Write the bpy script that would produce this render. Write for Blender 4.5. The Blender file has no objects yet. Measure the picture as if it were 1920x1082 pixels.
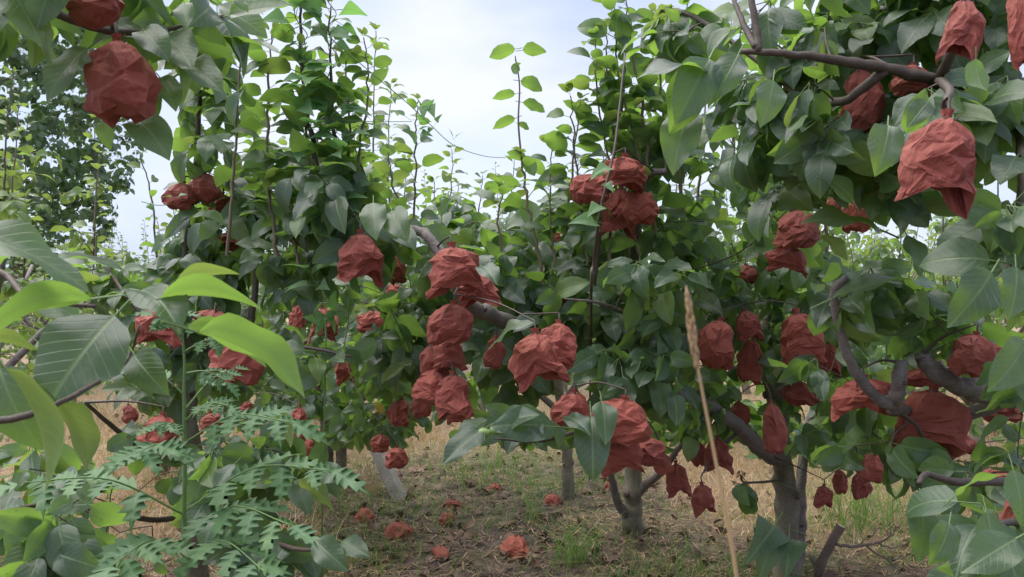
import bpy, math, random
import numpy as np
from mathutils import Vector, Matrix

rng = np.random.default_rng(7)
random.seed(7)
sc = bpy.context.scene
COL = sc.collection

# ------------------------------------------------------------------ camera, sky, sun, exposure
FPX = 1440.0                      # focal length in pixels of the 1920 px wide photograph
CAMH = 1.15
PITCH = math.atan((580 - 541) / FPX)
cam_d = bpy.data.cameras.new('camera')
cam = bpy.data.objects.new('camera', cam_d); COL.objects.link(cam)
cam.location = (0, 0, CAMH)
cam.rotation_euler = (math.radians(90) + PITCH, 0, 0)
cam_d.sensor_width = 36.0; cam_d.lens = 36.0 * FPX / 1920.0
cam_d.clip_start = 0.02; cam_d.clip_end = 2000
cam_d.dof.use_dof = True; cam_d.dof.focus_distance = 2.3; cam_d.dof.aperture_fstop = 16.0
sc.camera = cam

SUN_EL, SUN_AZ = 66.0, -70.0       # azimuth from +Y, negative = left
world = bpy.data.worlds.new('World'); sc.world = world
world.use_nodes = True
nt = world.node_tree; nt.nodes.clear()
W = nt.nodes.new; L = nt.links.new
out = W('ShaderNodeOutputWorld'); bg = W('ShaderNodeBackground')
sky = W('ShaderNodeTexSky'); sky.sky_type = 'NISHITA'; sky.sun_disc = False
sky.sun_elevation = math.radians(SUN_EL); sky.sun_rotation = math.radians(SUN_AZ)
sky.air_density = 1.0; sky.dust_density = 1.5; sky.ozone_density = 1.5
tc = W('ShaderNodeTexCoord'); mp = W('ShaderNodeMapping'); mp.inputs['Scale'].default_value = (1.0, 1.0, 2.6)
n1 = W('ShaderNodeTexNoise'); n1.inputs['Scale'].default_value = 2.3; n1.inputs['Detail'].default_value = 7; n1.inputs['Roughness'].default_value = .55
n1.inputs['Distortion'].default_value = .4
r1 = W('ShaderNodeMapRange'); r1.inputs['From Min'].default_value = .36; r1.inputs['From Max'].default_value = .62
r1.inputs['To Min'].default_value = .55; r1.inputs['To Max'].default_value = .97
n2 = W('ShaderNodeTexNoise'); n2.inputs['Scale'].default_value = 1.6; n2.inputs['Detail'].default_value = 6
cr = W('ShaderNodeValToRGB')
cr.color_ramp.elements[0].position = .40; cr.color_ramp.elements[0].color = (2.9, 3.45, 5.1, 1)
cr.color_ramp.elements[1].position = .60; cr.color_ramp.elements[1].color = (4.9, 5.1, 5.9, 1)
mx = W('ShaderNodeMix'); mx.data_type = 'RGBA'
L(tc.outputs['Generated'], mp.inputs['Vector']); L(mp.outputs[0], n1.inputs['Vector']); L(mp.outputs[0], n2.inputs['Vector'])
L(n1.outputs['Fac'], r1.inputs['Value']); L(n2.outputs['Fac'], cr.inputs['Fac'])
L(r1.outputs[0], mx.inputs[0]); L(sky.outputs[0], mx.inputs[6]); L(cr.outputs[0], mx.inputs[7])
L(mx.outputs[2], bg.inputs['Color']); bg.inputs['Strength'].default_value = 0.050
L(bg.outputs[0], out.inputs['Surface'])

sl = bpy.data.lights.new('sun', 'SUN'); sl.energy = 1.5; sl.angle = math.radians(75); sl.color = (1.0, .955, .89)
so = bpy.data.objects.new('sun', sl); COL.objects.link(so)
e, a = math.radians(SUN_EL), math.radians(SUN_AZ)
sdir = Vector((math.sin(a) * math.cos(e), math.cos(a) * math.cos(e), math.sin(e)))
so.rotation_euler = sdir.to_track_quat('Z', 'Y').to_euler()
so.location = (0, 0, 30)

sc.view_settings.view_transform = 'Standard'; sc.view_settings.look = 'None'
sc.view_settings.exposure = 2.0; sc.view_settings.gamma = 1.0; sc.view_settings.use_curve_mapping = False
sc.render.engine = 'CYCLES'
sc.cycles.max_bounces = 8; sc.cycles.diffuse_bounces = 5; sc.cycles.glossy_bounces = 2
sc.cycles.transmission_bounces = 4; sc.cycles.transparent_max_bounces = 4
sc.cycles.use_denoising = True

# ------------------------------------------------------------------ helpers
cp, sp = math.cos(PITCH), math.sin(PITCH)
def P(px, py, d):
    """a place d metres in front of the lens, seen at this pixel of the photograph"""
    x = (px - 960) / FPX * d; u = (541 - py) / FPX * d
    return np.array([x, d * cp - u * sp, CAMH + d * sp + u * cp])
def proj(p):
    p = np.asarray(p, float); y = p[..., 1]; z = p[..., 2] - CAMH
    d = y * cp + z * sp; u = -y * sp + z * cp
    dd = np.where(np.abs(d) < 1e-6, 1e-6, d)
    return np.stack([960 + FPX * p[..., 0] / dd, 541 - FPX * u / dd, d], -1)
def G(px, py):
    """the point of the ground seen at this pixel"""
    d = CAMH * FPX / (py - 580.0)
    p = P(px, py, d); p[2] = 0
    return p
def nrm(v):
    v = np.asarray(v, float); n = np.linalg.norm(v, axis=-1, keepdims=True)
    return v / np.where(n < 1e-9, 1, n)

def tag(o, label=None, cat=None, group=None, kind=None):
    if label: o['label'] = label
    if cat: o['category'] = cat
    if group: o['group'] = group
    if kind: o['kind'] = kind
    return o
def empty(name, loc, label, cat, group=None):
    o = bpy.data.objects.new(name, None); o.empty_display_size = .1
    o.location = Vector(loc); COL.objects.link(o)
    return tag(o, label, cat, group)
def link(name, me, parent=None, loc=None):
    o = bpy.data.objects.new(name, me); COL.objects.link(o)
    if parent is not None:
        o.parent = parent
        if loc is None: o.matrix_parent_inverse = Matrix.Translation(-parent.location)
        else: o.location = loc
    elif loc is not None: o.location = loc
    return o
def mesh_tri(name, V, F, mats, mi=None, uv=None, attr=None, smooth=True):
    V = np.asarray(V, np.float32); F = np.asarray(F, np.int32)
    me = bpy.data.meshes.new(name)
    k = F.shape[1]
    me.vertices.add(len(V)); me.vertices.foreach_set('co', V.ravel())
    me.loops.add(F.size); me.loops.foreach_set('vertex_index', F.ravel())
    me.polygons.add(len(F)); me.polygons.foreach_set('loop_start', np.arange(0, F.size, k, dtype=np.int32))
    me.polygons.foreach_set('loop_total', np.full(len(F), k, np.int32))
    if mi is not None: me.polygons.foreach_set('material_index', np.asarray(mi, np.int32))
    me.polygons.foreach_set('use_smooth', np.full(len(F), smooth, bool))
    if uv is not None:
        l = me.uv_layers.new(name='UVMap'); l.data.foreach_set('uv', np.asarray(uv, np.float32)[F.ravel()].ravel())
    if attr is not None:
        at = me.attributes.new('tint', 'FLOAT', 'POINT'); at.data.foreach_set('value', np.asarray(attr, np.float32))
    for m in mats: me.materials.append(m)
    me.update(); me.validate()
    return me

# ------------------------------------------------------------------ materials
def new_mat(name):
    m = bpy.data.materials.new(name); m.use_nodes = True
    t = m.node_tree; t.nodes.clear()
    return m, t, t.nodes.new, t.links.new
def math_n(t, op, a, b=None, clamp=False):
    n = t.nodes.new('ShaderNodeMath'); n.operation = op; n.use_clamp = clamp
    for i, v in enumerate((a, b)):
        if v is None: continue
        if isinstance(v, (int, float)): n.inputs[i].default_value = v
        else: t.links.new(v, n.inputs[i])
    return n.outputs[0]
def mixc(t, f, a, b, mode='MIX'):
    n = t.nodes.new('ShaderNodeMix'); n.data_type = 'RGBA'; n.blend_type = mode
    for i, v in ((0, f), (6, a), (7, b)):
        if isinstance(v, (int, float)): n.inputs[i].default_value = v
        elif isinstance(v, tuple): n.inputs[i].default_value = (*v, 1)
        else: t.links.new(v, n.inputs[i])
    return n.outputs[2]
def noise(t, vec, scale, detail=4, rough=.55, dist=0):
    n = t.nodes.new('ShaderNodeTexNoise'); n.inputs['Scale'].default_value = scale
    n.inputs['Detail'].default_value = detail; n.inputs['Roughness'].default_value = rough; n.inputs['Distortion'].default_value = dist
    if vec is not None: t.links.new(vec, n.inputs['Vector'])
    return n
def ramp(t, f, stops):
    n = t.nodes.new('ShaderNodeValToRGB'); el = n.color_ramp.elements
    while len(el) < len(stops): el.new(.5)
    for e_, (p_, c_) in zip(el, stops): e_.position = p_; e_.color = (*c_, 1)
    t.links.new(f, n.inputs[0]); return n.outputs[0]

def leaf_mat(name, top, top2, back, back2, transl, spec_r=.38, vein=(.20, .28, .13), tf=.35, veins=True):
    m, t, N, K = new_mat(name)
    o = N('ShaderNodeOutputMaterial')
    at = N('ShaderNodeAttribute'); at.attribute_name = 'tint'
    oi = N('ShaderNodeObjectInfo')
    tint = math_n(t, 'FRACT', math_n(t, 'ADD', at.outputs['Fac'], oi.outputs['Random']))
    geo = N('ShaderNodeNewGeometry')
    ctop = mixc(t, tint, top, top2)
    cbk = mixc(t, tint, back, back2)
    pos = N('ShaderNodeNewGeometry').outputs['Position']
    nz = noise(t, pos, 55, 3)
    blot = noise(t, pos, 260, 2)
    if veins:
        uv = N('ShaderNodeUVMap'); uv.uv_map = 'UVMap'
        sx = N('ShaderNodeSeparateXYZ'); K(uv.outputs[0], sx.inputs[0])
        au = math_n(t, 'ABSOLUTE', math_n(t, 'SUBTRACT', sx.outputs[0], .5))     # 0..0.5
        mid = math_n(t, 'SUBTRACT', 1.0, math_n(t, 'MULTIPLY', au, 24.0), True)
        ph = math_n(t, 'SUBTRACT', math_n(t, 'MULTIPLY', sx.outputs[1], 9.0), math_n(t, 'MULTIPLY', au, 5.0))
        tri = math_n(t, 'ABSOLUTE', math_n(t, 'SUBTRACT', math_n(t, 'FRACT', ph), .5))   # 0 at the vein
        lat = math_n(t, 'MULTIPLY', math_n(t, 'SUBTRACT', 1.0, math_n(t, 'MULTIPLY', tri, 11.0), True), .60)
        vf = math_n(t, 'MAXIMUM', mid, lat)
        ctop = mixc(t, math_n(t, 'MULTIPLY', vf, .85), ctop, vein)
        cbk = mixc(t, math_n(t, 'MULTIPLY', vf, .6), cbk, tuple(min(1, c * 1.5) for c in vein))
    shade = math_n(t, 'ADD', math_n(t, 'MULTIPLY', nz.outputs['Fac'], .5), .75)
    ctop = mixc(t, 1.0, ctop, N('ShaderNodeCombineColor').outputs[0], 'MULTIPLY') if False else ctop
    sc1 = N('ShaderNodeCombineColor')
    for i in range(3): K(shade, sc1.inputs[i])
    ctop = mixc(t, 1.0, ctop, sc1.outputs[0], 'MULTIPLY'); cbk = mixc(t, 1.0, cbk, sc1.outputs[0], 'MULTIPLY')
    spot = math_n(t, 'MULTIPLY', math_n(t, 'SUBTRACT', blot.outputs['Fac'], .66), 14.0, True)
    spot = math_n(t, 'MULTIPLY', spot, math_n(t, 'GREATER_THAN', tint, .72))
    col = mixc(t, geo.outputs['Backfacing'], ctop, cbk)
    col = mixc(t, math_n(t, 'MULTIPLY', spot, .8), col, (.055, .03, .012))
    pb = N('ShaderNodeBsdfPrincipled'); K(col, pb.inputs['Base Color'])
    rr = math_n(t, 'ADD', math_n(t, 'MULTIPLY', geo.outputs['Backfacing'], .25), spec_r)
    K(rr, pb.inputs['Roughness']); pb.inputs['IOR'].default_value = 1.62
    if veins:
        bp = N('ShaderNodeBump'); bp.inputs['Strength'].default_value = .35; bp.inputs['Distance'].default_value = .0012
        K(math_n(t, 'ADD', math_n(t, 'MULTIPLY', vf, -1.0), math_n(t, 'MULTIPLY', nz.outputs['Fac'], 1.5)), bp.inputs['Height'])
        K(bp.outputs[0], pb.inputs['Normal'])
    tr = N('ShaderNodeBsdfTranslucent')
    tcx = mixc(t, math_n(t, 'MULTIPLY', vf, .5) if veins else 0.0, transl, tuple(c * .6 for c in transl))
    tcx = mixc(t, math_n(t, 'MULTIPLY', spot, .8), tcx, (.02, .01, .004))
    K(tcx, tr.inputs['Color'])
    ms = N('ShaderNodeMixShader'); ms.inputs[0].default_value = tf
    K(pb.outputs[0], ms.inputs[1]); K(tr.outputs[0], ms.inputs[2]); K(ms.outputs[0], o.inputs['Surface'])
    return m
M_LEAF = leaf_mat('pear leaf', (.030, .061, .054), (.078, .126, .074), (.11, .19, .085), (.16, .25, .095), (.33, .56, .08), .36, tf=.40)
M_YOUNG = leaf_mat('young pear leaf', (.075, .150, .045), (.130, .210, .055), (.13, .21, .07), (.18, .26, .075), (.33, .46, .08), .42, (.25, .32, .12), .40)
M_YELLOW = leaf_mat('yellow leaf', (.50, .36, .04), (.55, .42, .06), (.5, .4, .1), (.5, .4, .1), (.6, .5, .08), .5, (.5, .4, .15), .3)
M_VINE = leaf_mat('bindweed leaf', (.11, .22, .10), (.15, .27, .11), (.13, .27, .10), (.15, .30, .10), (.32, .65, .14), .5, (.22, .36, .16), .38)
M_FERN = leaf_mat('compound leaf', (.075, .17, .07), (.12, .24, .08), (.13, .25, .12), (.16, .28, .12), (.22, .5, .12), .55, (.20, .33, .16), .32)
M_POPLAR = leaf_mat('poplar leaf', (.06, .11, .065), (.11, .17, .09), (.16, .22, .14), (.22, .28, .19), (.2, .4, .07), .40, (.1, .16, .08), .3, False)
LM = [M_LEAF, M_YOUNG, M_YELLOW]

def bark_mat(name, c1, c2, c3, scale=30, rough=.8, bump=.6):
    m, t, N, K = new_mat(name)
    o = N('ShaderNodeOutputMaterial'); pb = N('ShaderNodeBsdfPrincipled'); K(pb.outputs[0], o.inputs[0])
    pos = N('ShaderNodeNewGeometry').outputs['Position']
    mp = N('ShaderNodeMapping'); mp.inputs['Scale'].default_value = (1, 1, 2.2); K(pos, mp.inputs[0])
    a_ = noise(t, pos, scale * .35, 5, .6); b_ = noise(t, mp.outputs[0], scale * 2.5, 5, .7); 
    v = N('ShaderNodeTexVoronoi'); v.inputs['Scale'].default_value = scale * 1.6; K(mp.outputs[0], v.inputs['Vector'])
    c = ramp(t, a_.outputs['Fac'], [(.3, c1), (.7, c2)])
    c = mixc(t, math_n(t, 'MULTIPLY', math_n(t, 'SUBTRACT', b_.outputs['Fac'], .48), 4.0, True), c, c3)
    dk = math_n(t, 'SUBTRACT', 1.0, math_n(t, 'MULTIPLY', v.outputs['Distance'], 5.0), True)
    c = mixc(t, math_n(t, 'MULTIPLY', dk, .55), c, tuple(x * .35 for x in c1))
    K(c, pb.inputs['Base Color']); pb.inputs['Roughness'].default_value = rough
    bp = N('ShaderNodeBump'); bp.inputs['Strength'].default_value = bump; bp.inputs['Distance'].default_value = .004
    K(math_n(t, 'SUBTRACT', math_n(t, 'ADD', b_.outputs['Fac'], a_.outputs['Fac']), dk), bp.inputs['Height']); K(bp.outputs[0], pb.inputs['Normal'])
    return m
M_BARK = bark_mat('trunk bark', (.11, .09, .068), (.27, .235, .185), (.12, .125, .07), 30, .85, .9)
M_LIMB = bark_mat('limb bark', (.10, .08, .075), (.20, .165, .155), (.24, .22, .20), 40, .7)
M_TWIG = bark_mat('twig bark', (.055, .038, .032), (.10, .068, .052), (.12, .10, .08), 70, .6, .3)
M_GREENSTEM = bark_mat('green stem', (.12, .22, .06), (.16, .27, .08), (.14, .20, .07), 60, .5, .2)
M_SHOOT = bark_mat('shoot bark', (.16, .11, .075), (.20, .16, .10), (.14, .16, .08), 70, .6, .2)
M_DRYBARK = bark_mat('dead wood', (.13, .085, .07), (.20, .14, .12), (.25, .2, .17), 50, .8)
M_CUT = bark_mat('cut wood', (.42, .31, .22), (.50, .38, .27), (.35, .25, .17), 60, .8, .2)
M_CONC = bark_mat('weathered concrete', (.17, .155, .14), (.30, .275, .25), (.13, .125, .11), 24, .95, .8)

def paper_mat(name, c1, c2):
    m, t, N, K = new_mat(name)
    o = N('ShaderNodeOutputMaterial'); pb = N('ShaderNodeBsdfPrincipled')
    tcn = N('ShaderNodeTexCoord').outputs['Object']
    oi = N('ShaderNodeObjectInfo')
    a_ = noise(t, tcn, 22, 5, .6); b_ = noise(t, tcn, 900, 2, .6); c_ = noise(t, tcn, 9, 2)
    col = mixc(t, oi.outputs['Random'], c1, c2)
    col = mixc(t, math_n(t, 'MULTIPLY', math_n(t, 'SUBTRACT', a_.outputs['Fac'], .45), 1.6, True), col, tuple(x * .72 for x in c1))
    col = mixc(t, math_n(t, 'MULTIPLY', math_n(t, 'SUBTRACT', c_.outputs['Fac'], .55), 2.0, True), col, (min(1, c1[0] * 1.12), c1[1] * 1.7, c1[2] * 1.7))
    K(col, pb.inputs['Base Color']); pb.inputs['Roughness'].default_value = .72
    pb.inputs['Sheen Weight'].default_value = .08; pb.inputs['Sheen Roughness'].default_value = .5
    pb.inputs['Sheen Tint'].default_value = (1, .75, .72, 1)
    mp = N('ShaderNodeMapping'); mp.inputs['Scale'].default_value = (1, 1, .35); K(tcn, mp.inputs[0])
    w = noise(t, mp.outputs[0], 60, 3, .6, 1.2)
    vo = N('ShaderNodeTexVoronoi'); vo.inputs['Scale'].default_value = 48; vo.inputs['Randomness'].default_value = 1
    wn = noise(t, tcn, 30, 3); wv = N('ShaderNodeVectorMath'); wv.operation = 'MULTIPLY_ADD'; K(wn.outputs['Color'], wv.inputs[0]); wv.inputs[1].default_value = (.03, .03, .03); K(mp.outputs[0], wv.inputs[2]); K(wv.outputs[0], vo.inputs['Vector'])
    ge = N('ShaderNodeNewGeometry'); edge = math_n(t, 'MULTIPLY', math_n(t, 'SUBTRACT', ge.outputs['Pointiness'], .51), 9.0, True)
    col = mixc(t, math_n(t, 'MULTIPLY', edge, .45), col, (.50, .15, .11)); K(col, pb.inputs['Base Color'])
    rid = math_n(t, 'ABSOLUTE', math_n(t, 'SUBTRACT', w.outputs['Fac'], .5))
    bp = N('ShaderNodeBump'); bp.inputs['Strength'].default_value = .6; bp.inputs['Distance'].default_value = .007
    K(math_n(t, 'ADD', math_n(t, 'ADD', rid, math_n(t, 'MULTIPLY', vo.outputs['Distance'], .55)), math_n(t, 'MULTIPLY', b_.outputs['Fac'], .02)), bp.inputs['Height']); K(bp.outputs[0], pb.inputs['Normal'])
    tr = N('ShaderNodeBsdfTranslucent'); K(col, tr.inputs['Color'])
    ms = N('ShaderNodeMixShader'); ms.inputs[0].default_value = .14
    K(pb.outputs[0], ms.inputs[1]); K(tr.outputs[0], ms.inputs[2]); K(ms.outputs[0], o.inputs['Surface'])
    return m
M_BAG = paper_mat('red paper', (.35, .078, .054), (.25, .054, .040))
M_BAGF = paper_mat('faded red paper', (.38, .095, .06), (.28, .07, .045))
def plain(name, col, rough=.7):
    m, t, N, K = new_mat(name)
    o = N('ShaderNodeOutputMaterial'); pb = N('ShaderNodeBsdfPrincipled'); K(pb.outputs[0], o.inputs[0])
    oi = N('ShaderNodeNewGeometry')
    nz = noise(t, oi.outputs['Position'], 40, 3)
    K(mixc(t, nz.outputs['Fac'], tuple(c * .75 for c in col), tuple(min(1, c * 1.25) for c in col)), pb.inputs['Base Color'])
    pb.inputs['Roughness'].default_value = rough
    return m
M_WIRE = plain('tie wire', (.10, .07, .06), .5)
M_PEAR = plain('pear skin', (.20, .30, .10), .45)

def blade_mat(name, a_, b_, tr_):
    m, t, N, K = new_mat(name)
    o = N('ShaderNodeOutputMaterial'); pb = N('ShaderNodeBsdfPrincipled')
    at = N('ShaderNodeAttribute'); at.attribute_name = 'tint'
    c = mixc(t, at.outputs['Fac'], a_, b_)
    K(c, pb.inputs['Base Color']); pb.inputs['Roughness'].default_value = .6
    tr = N('ShaderNodeBsdfTranslucent'); tr.inputs['Color'].default_value = (*tr_, 1)
    ms = N('ShaderNodeMixShader'); ms.inputs[0].default_value = .3
    K(pb.outputs[0], ms.inputs[1]); K(tr.outputs[0], ms.inputs[2]); K(ms.outputs[0], o.inputs['Surface'])
    return m
M_DRY = blade_mat('dry straw', (.42, .26, .14), (.62, .44, .25), (.6, .42, .2))
M_GRASS = blade_mat('green grass', (.09, .17, .04), (.19, .28, .08), (.25, .45, .08))
M_LITTER = blade_mat('dead leaf litter', (.06, .036, .026), (.28, .17, .11), (.05, .03, .02))

def ground_mat():
    m, t, N, K = new_mat('orchard soil')
    o = N('ShaderNodeOutputMaterial'); pb = N('ShaderNodeBsdfPrincipled'); K(pb.outputs[0], o.inputs[0])
    pos = N('ShaderNodeNewGeometry').outputs['Position']
    at = N('ShaderNodeAttribute'); at.attribute_name = 'tint'
    big = noise(t, pos, 1.3, 5); mid = noise(t, pos, 9, 6, .65); fin = noise(t, pos, 70, 6, .7); 
    soil = ramp(t, mid.outputs['Fac'], [(.38, (.035, .025, .02)), (.52, (.10, .072, .054)), (.68, (.23, .175, .135))])
    moss = ramp(t, fin.outputs['Fac'], [(.35, (.06, .07, .025)), (.65, (.13, .15, .055))])
    mf = math_n(t, 'MULTIPLY', math_n(t, 'SUBTRACT', big.outputs['Fac'], .47), 6.0, True)
    mf = math_n(t, 'MULTIPLY', mf, math_n(t, 'MULTIPLY', math_n(t, 'SUBTRACT', mid.outputs['Fac'], .38), 4.0, True))
    c = mixc(t, math_n(t, 'MULTIPLY', mf, .75), soil, moss)
    straw = ramp(t, fin.outputs['Fac'], [(.3, (.15, .105, .07)), (.55, (.33, .24, .15)), (.75, (.52, .40, .27))])
    sf = math_n(t, 'MULTIPLY', at.outputs['Fac'], math_n(t, 'ADD', math_n(t, 'MULTIPLY', mid.outputs['Fac'], 1.2), .3), True)
    c = mixc(t, sf, c, straw)
    c = mixc(t, math_n(t, 'MULTIPLY', math_n(t, 'SUBTRACT', fin.outputs['Fac'], .55), 3.0, True), c, (.055, .04, .03))
    K(c, pb.inputs['Base Color']); pb.inputs['Roughness'].default_value = .95
    bp = N('ShaderNodeBump'); bp.inputs['Strength'].default_value = .9; bp.inputs['Distance'].default_value = .02
    K(math_n(t, 'ADD', mid.outputs['Fac'], math_n(t, 'MULTIPLY', fin.outputs['Fac'], .6)), bp.inputs['Height']); K(bp.outputs[0], pb.inputs['Normal'])
    return m
M_GROUND = ground_mat()

# ------------------------------------------------------------------ ground
def gz(x, y):
    return (.022 * np.sin(x * 2.3 + 1.3 * np.sin(y * 1.7)) * np.sin(y * 1.9 + .5) + .012 * np.sin(x * 7.1 + y * 3.3) * np.sin(y * 6.3 - x * 2)
            + .006 * np.sin(x * 19 + 2 * np.sin(y * 11)) * np.sin(y * 17))
def straw_mask(x, y):
    """where the unmown dry strip between the rows lies"""
    a_ = 1 / (1 + np.exp(-(y - 5.6) * 2.6)) * (1 / (1 + np.exp((y - 9.5) * 1.0)) + .35)
    b_ = 1 / (1 + np.exp(-(x - .75 - .1 * (y - 4)) * 5)) / (1 + np.exp(-(y - 3.9) * 3.5))
    c_ = 1 / (1 + np.exp((x + 1.55) * 4)) / (1 + np.exp(-(y - 3.2) * 3))
    gap = 1 / (1 + np.exp(((x - .05) ** 2 - .8 ** 2) * 5)) / (1 + np.exp((y - 6.6) * 3))
    return np.clip(np.maximum(np.maximum(a_, b_), c_) - .8 * gap, 0, 1)
def axis(lo, hi, step, far, n):
    mid_ = np.arange(lo, hi + 1e-6, step)
    g = np.geomspace(step, far, n)
    return np.concatenate([(lo - g)[::-1], mid_, hi + g])
gx = axis(-4.5, 4.5, .06, 400, 26); gy = axis(-.5, 9, .06, 400, 26)
X, Y = np.meshgrid(gx, gy, indexing='ij')
Zg = gz(X, Y) * np.clip(1.5 - np.hypot(X, Y - 4) / 40, 0, 1)
nx, ny = X.shape
V = np.stack([X, Y, Zg], -1).reshape(-1, 3)
i, j = np.meshgrid(np.arange(nx - 1), np.arange(ny - 1), indexing='ij')
b0 = (i * ny + j).ravel()
F = np.stack([b0, b0 + ny, b0 + ny + 1, b0 + 1], -1)
ground = link('ground', mesh_tri('ground', V, F, [M_GROUND], attr=straw_mask(X, Y).ravel()))
tag(ground, 'brown orchard soil with moss and straw between the pear trees', None, None, 'structure')

# ------------------------------------------------------------------ leaf templates
PROF_T = [0, .06, .15, .3, .45, .6, .75, .88, .96, 1]
PROF_W = [0, .46, .80, 1, 1.0, .88, .66, .34, .10, 0]
def leaf_template(seed, rows=7, cols=4, curv=.7, fold=.35, wave=.05, width=.62, twist=0., petiole=.28, prof=None, roll=0.):
    r = np.random.default_rng(seed)
    pt, pw = prof if prof else (PROF_T, PROF_W)
    ts = np.array([0, .07, .2, .38, .56, .74, .9, 1.0]) if rows == 7 else (np.linspace(0, 1, rows + 1) ** 1.0)
    hw = np.interp(ts, pt, pw) * width / 2
    y = z = 0.; P0 = []; ang0 = .25
    pts = [(0., 0.)]; 
    # petiole rises a little, then the blade arches down
    py_, pz_ = petiole * math.cos(.2), petiole * math.sin(.2)
    y, z = py_, pz_; prev = 0
    C = []
    for t_ in ts:
        dt = t_ - prev; prev = t_
        ph = ang0 - curv * (t_ ** 1.15)
        y += dt * math.cos(ph); z += dt * math.sin(ph)
        C.append((y, z, ph))
    V, UV, Fc = [], [], []
    us = np.linspace(-1, 1, cols + 1)
    ph_w = r.uniform(0, 6.28); fw = r.uniform(8, 13)
    for k, t_ in enumerate(ts):
        yy, zz, ph = C[k]
        tw = twist * (t_ - .3)
        for u in us:
            cur = hw[k] * abs(u)
            fa = fold * (1 - .55 * abs(u) * (1 + roll))
            lx = hw[k] * u * math.cos(fa); lz = cur * math.sin(fa) + wave * hw[k] / (width / 2) * math.sin(fw * t_ + ph_w + (0 if u > 0 else 2)) * abs(u) ** 2 * .8
            lx, lz = lx * math.cos(tw) - lz * math.sin(tw), lx * math.sin(tw) + lz * math.cos(tw)
            V.append((lx, yy - lz * math.sin(ph), zz + lz * math.cos(ph))); UV.append((.5 + .5 * u * hw[k] / (width / 2), t_))
    c1 = cols + 1
    for k in range(len(ts) - 1):
        for q in range(cols):
            a_ = k * c1 + q
            if k == 0: Fc.append((a_ + 1 if False else q, a_ + c1 + 1, a_ + c1)); continue
            if k == len(ts) - 2: Fc.append((a_, a_ + 1, a_ + c1)); continue
            Fc.append((a_, a_ + 1, a_ + c1 + 1)); Fc.append((a_, a_ + c1 + 1, a_ + c1))
    # petiole: thin three sided stalk
    n0 = len(V); rad = .013
    for (yy, zz) in ((0, 0), (py_ * .55, pz_ * .6), (py_, pz_)):
        for s_ in range(3):
            an = s_ * 2.094; V.append((rad * math.cos(an), yy, zz + rad * math.sin(an) - .004)); UV.append((.5, .02))
    for k in range(2):
        for s_ in range(3):
            a_ = n0 + k * 3 + s_; b_ = n0 + k * 3 + (s_ + 1) % 3
            Fc.append((a_, b_, b_ + 3)); Fc.append((a_, b_ + 3, a_ + 3))
    V = np.array(V); tip = V[(len(ts) - 1) * c1]
    return dict(V=V, F=np.array(Fc), UV=np.array(UV), tip=tip, base=np.array([0, py_, pz_]), nb=n0)
HEART = ([0, .02, .08, .18, .35, .6, .85, 1], [.35, .8, 1, .93, .7, .42, .15, 0])
def mk(n, s0, **kw): return [leaf_template(s0 + q, **{k_: (v_(q) if callable(v_) else v_) for k_, v_ in kw.items()}) for q in range(n)]
lr = np.random.default_rng(3)
u_ = lambda lo, hi: (lambda q: float(lr.uniform(lo, hi)))
T = {}
T['spur'] = mk(12, 10, curv=u_(.3, 1.4), fold=u_(.15, .8), wave=u_(.03, .10), width=u_(.48, .62), twist=u_(-.6, .6))
T['arch'] = mk(8, 40, curv=u_(.8, 1.7), fold=u_(.2, .6), wave=u_(.02, .06), width=u_(.52, .64), twist=u_(-.3, .3), petiole=.3)
T['hero'] = mk(6, 70, rows=12, cols=6, curv=u_(.4, 1.0), fold=u_(.2, .55), wave=u_(.04, .09), width=u_(.50, .60), twist=u_(-.3, .3))
T['broad'] = mk(2, 86, rows=12, cols=6, curv=.5, fold=.22, wave=.05, width=.86, twist=.1)
T['fold'] = mk(4, 80, rows=12, cols=6, curv=u_(.5, 1.0), fold=u_(.8, 1.05), wave=u_(.03, .06), width=u_(.54, .62), twist=u_(-.2, .2))
T['mid'] = mk(5, 90, rows=4, cols=2, curv=u_(.5, 1.6), fold=u_(.2, .7), wave=0., width=u_(.54, .66), twist=u_(-.4, .4))
T['far'] = mk(4, 99, rows=3, cols=2, curv=u_(.6, 1.6), fold=u_(.2, .6), wave=0., width=.62, petiole=.2)
T['vine'] = mk(4, 120, curv=u_(.3, .9), fold=u_(.15, .5), wave=u_(.02, .06), width=u_(.72, .85), twist=u_(-.3, .3), petiole=.4, prof=HEART)
# lobed, toothed leaflet of the compound-leaved seedling
TOOTH = ([0, .10, .14, .30, .36, .52, .58, .76, .82, 1], [.12, .8, .5, 1.0, .55, .85, .42, .5, .2, 0])
def tooth_template(seed):
    ts = TOOTH[0]; r = np.random.default_rng(seed); V, UV, Fc = [], [], []
    for k, t_ in enumerate(ts):
        w = TOOTH[1][k] * .34 * r.uniform(.85, 1.15); zc = -.25 * t_ ** 2 * r.uniform(.6, 1.2)
        fwd = .10 if k % 2 else 0
        for u in (-1, 0, 1): V.append((w * u, .08 + t_ + fwd * abs(u), zc + .12 * w * abs(u))); UV.append((.5 + .5 * u * .9, t_))
    for k in range(len(ts) - 1):
        for q in range(2):
            a_ = k * 3 + q
            Fc += [(a_, a_ + 1, a_ + 4), (a_, a_ + 4, a_ + 3)]
    V = np.array(V)
    return dict(V=V, F=np.array(Fc), UV=np.array(UV), tip=V[-2], base=V[1] * 0, nb=len(V))
T['leaflet'] = [tooth_template(200 + q) for q in range(3)]

ME_CACHE = {}
def leaf_me(kind, var, mat):
    k_ = (kind, var, mat.name)
    if k_ not in ME_CACHE:
        t_ = T[kind][var]; ME_CACHE[k_] = mesh_tri('leaf', t_['V'], t_['F'], [mat], uv=t_['UV'])
    return ME_CACHE[k_]

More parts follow.
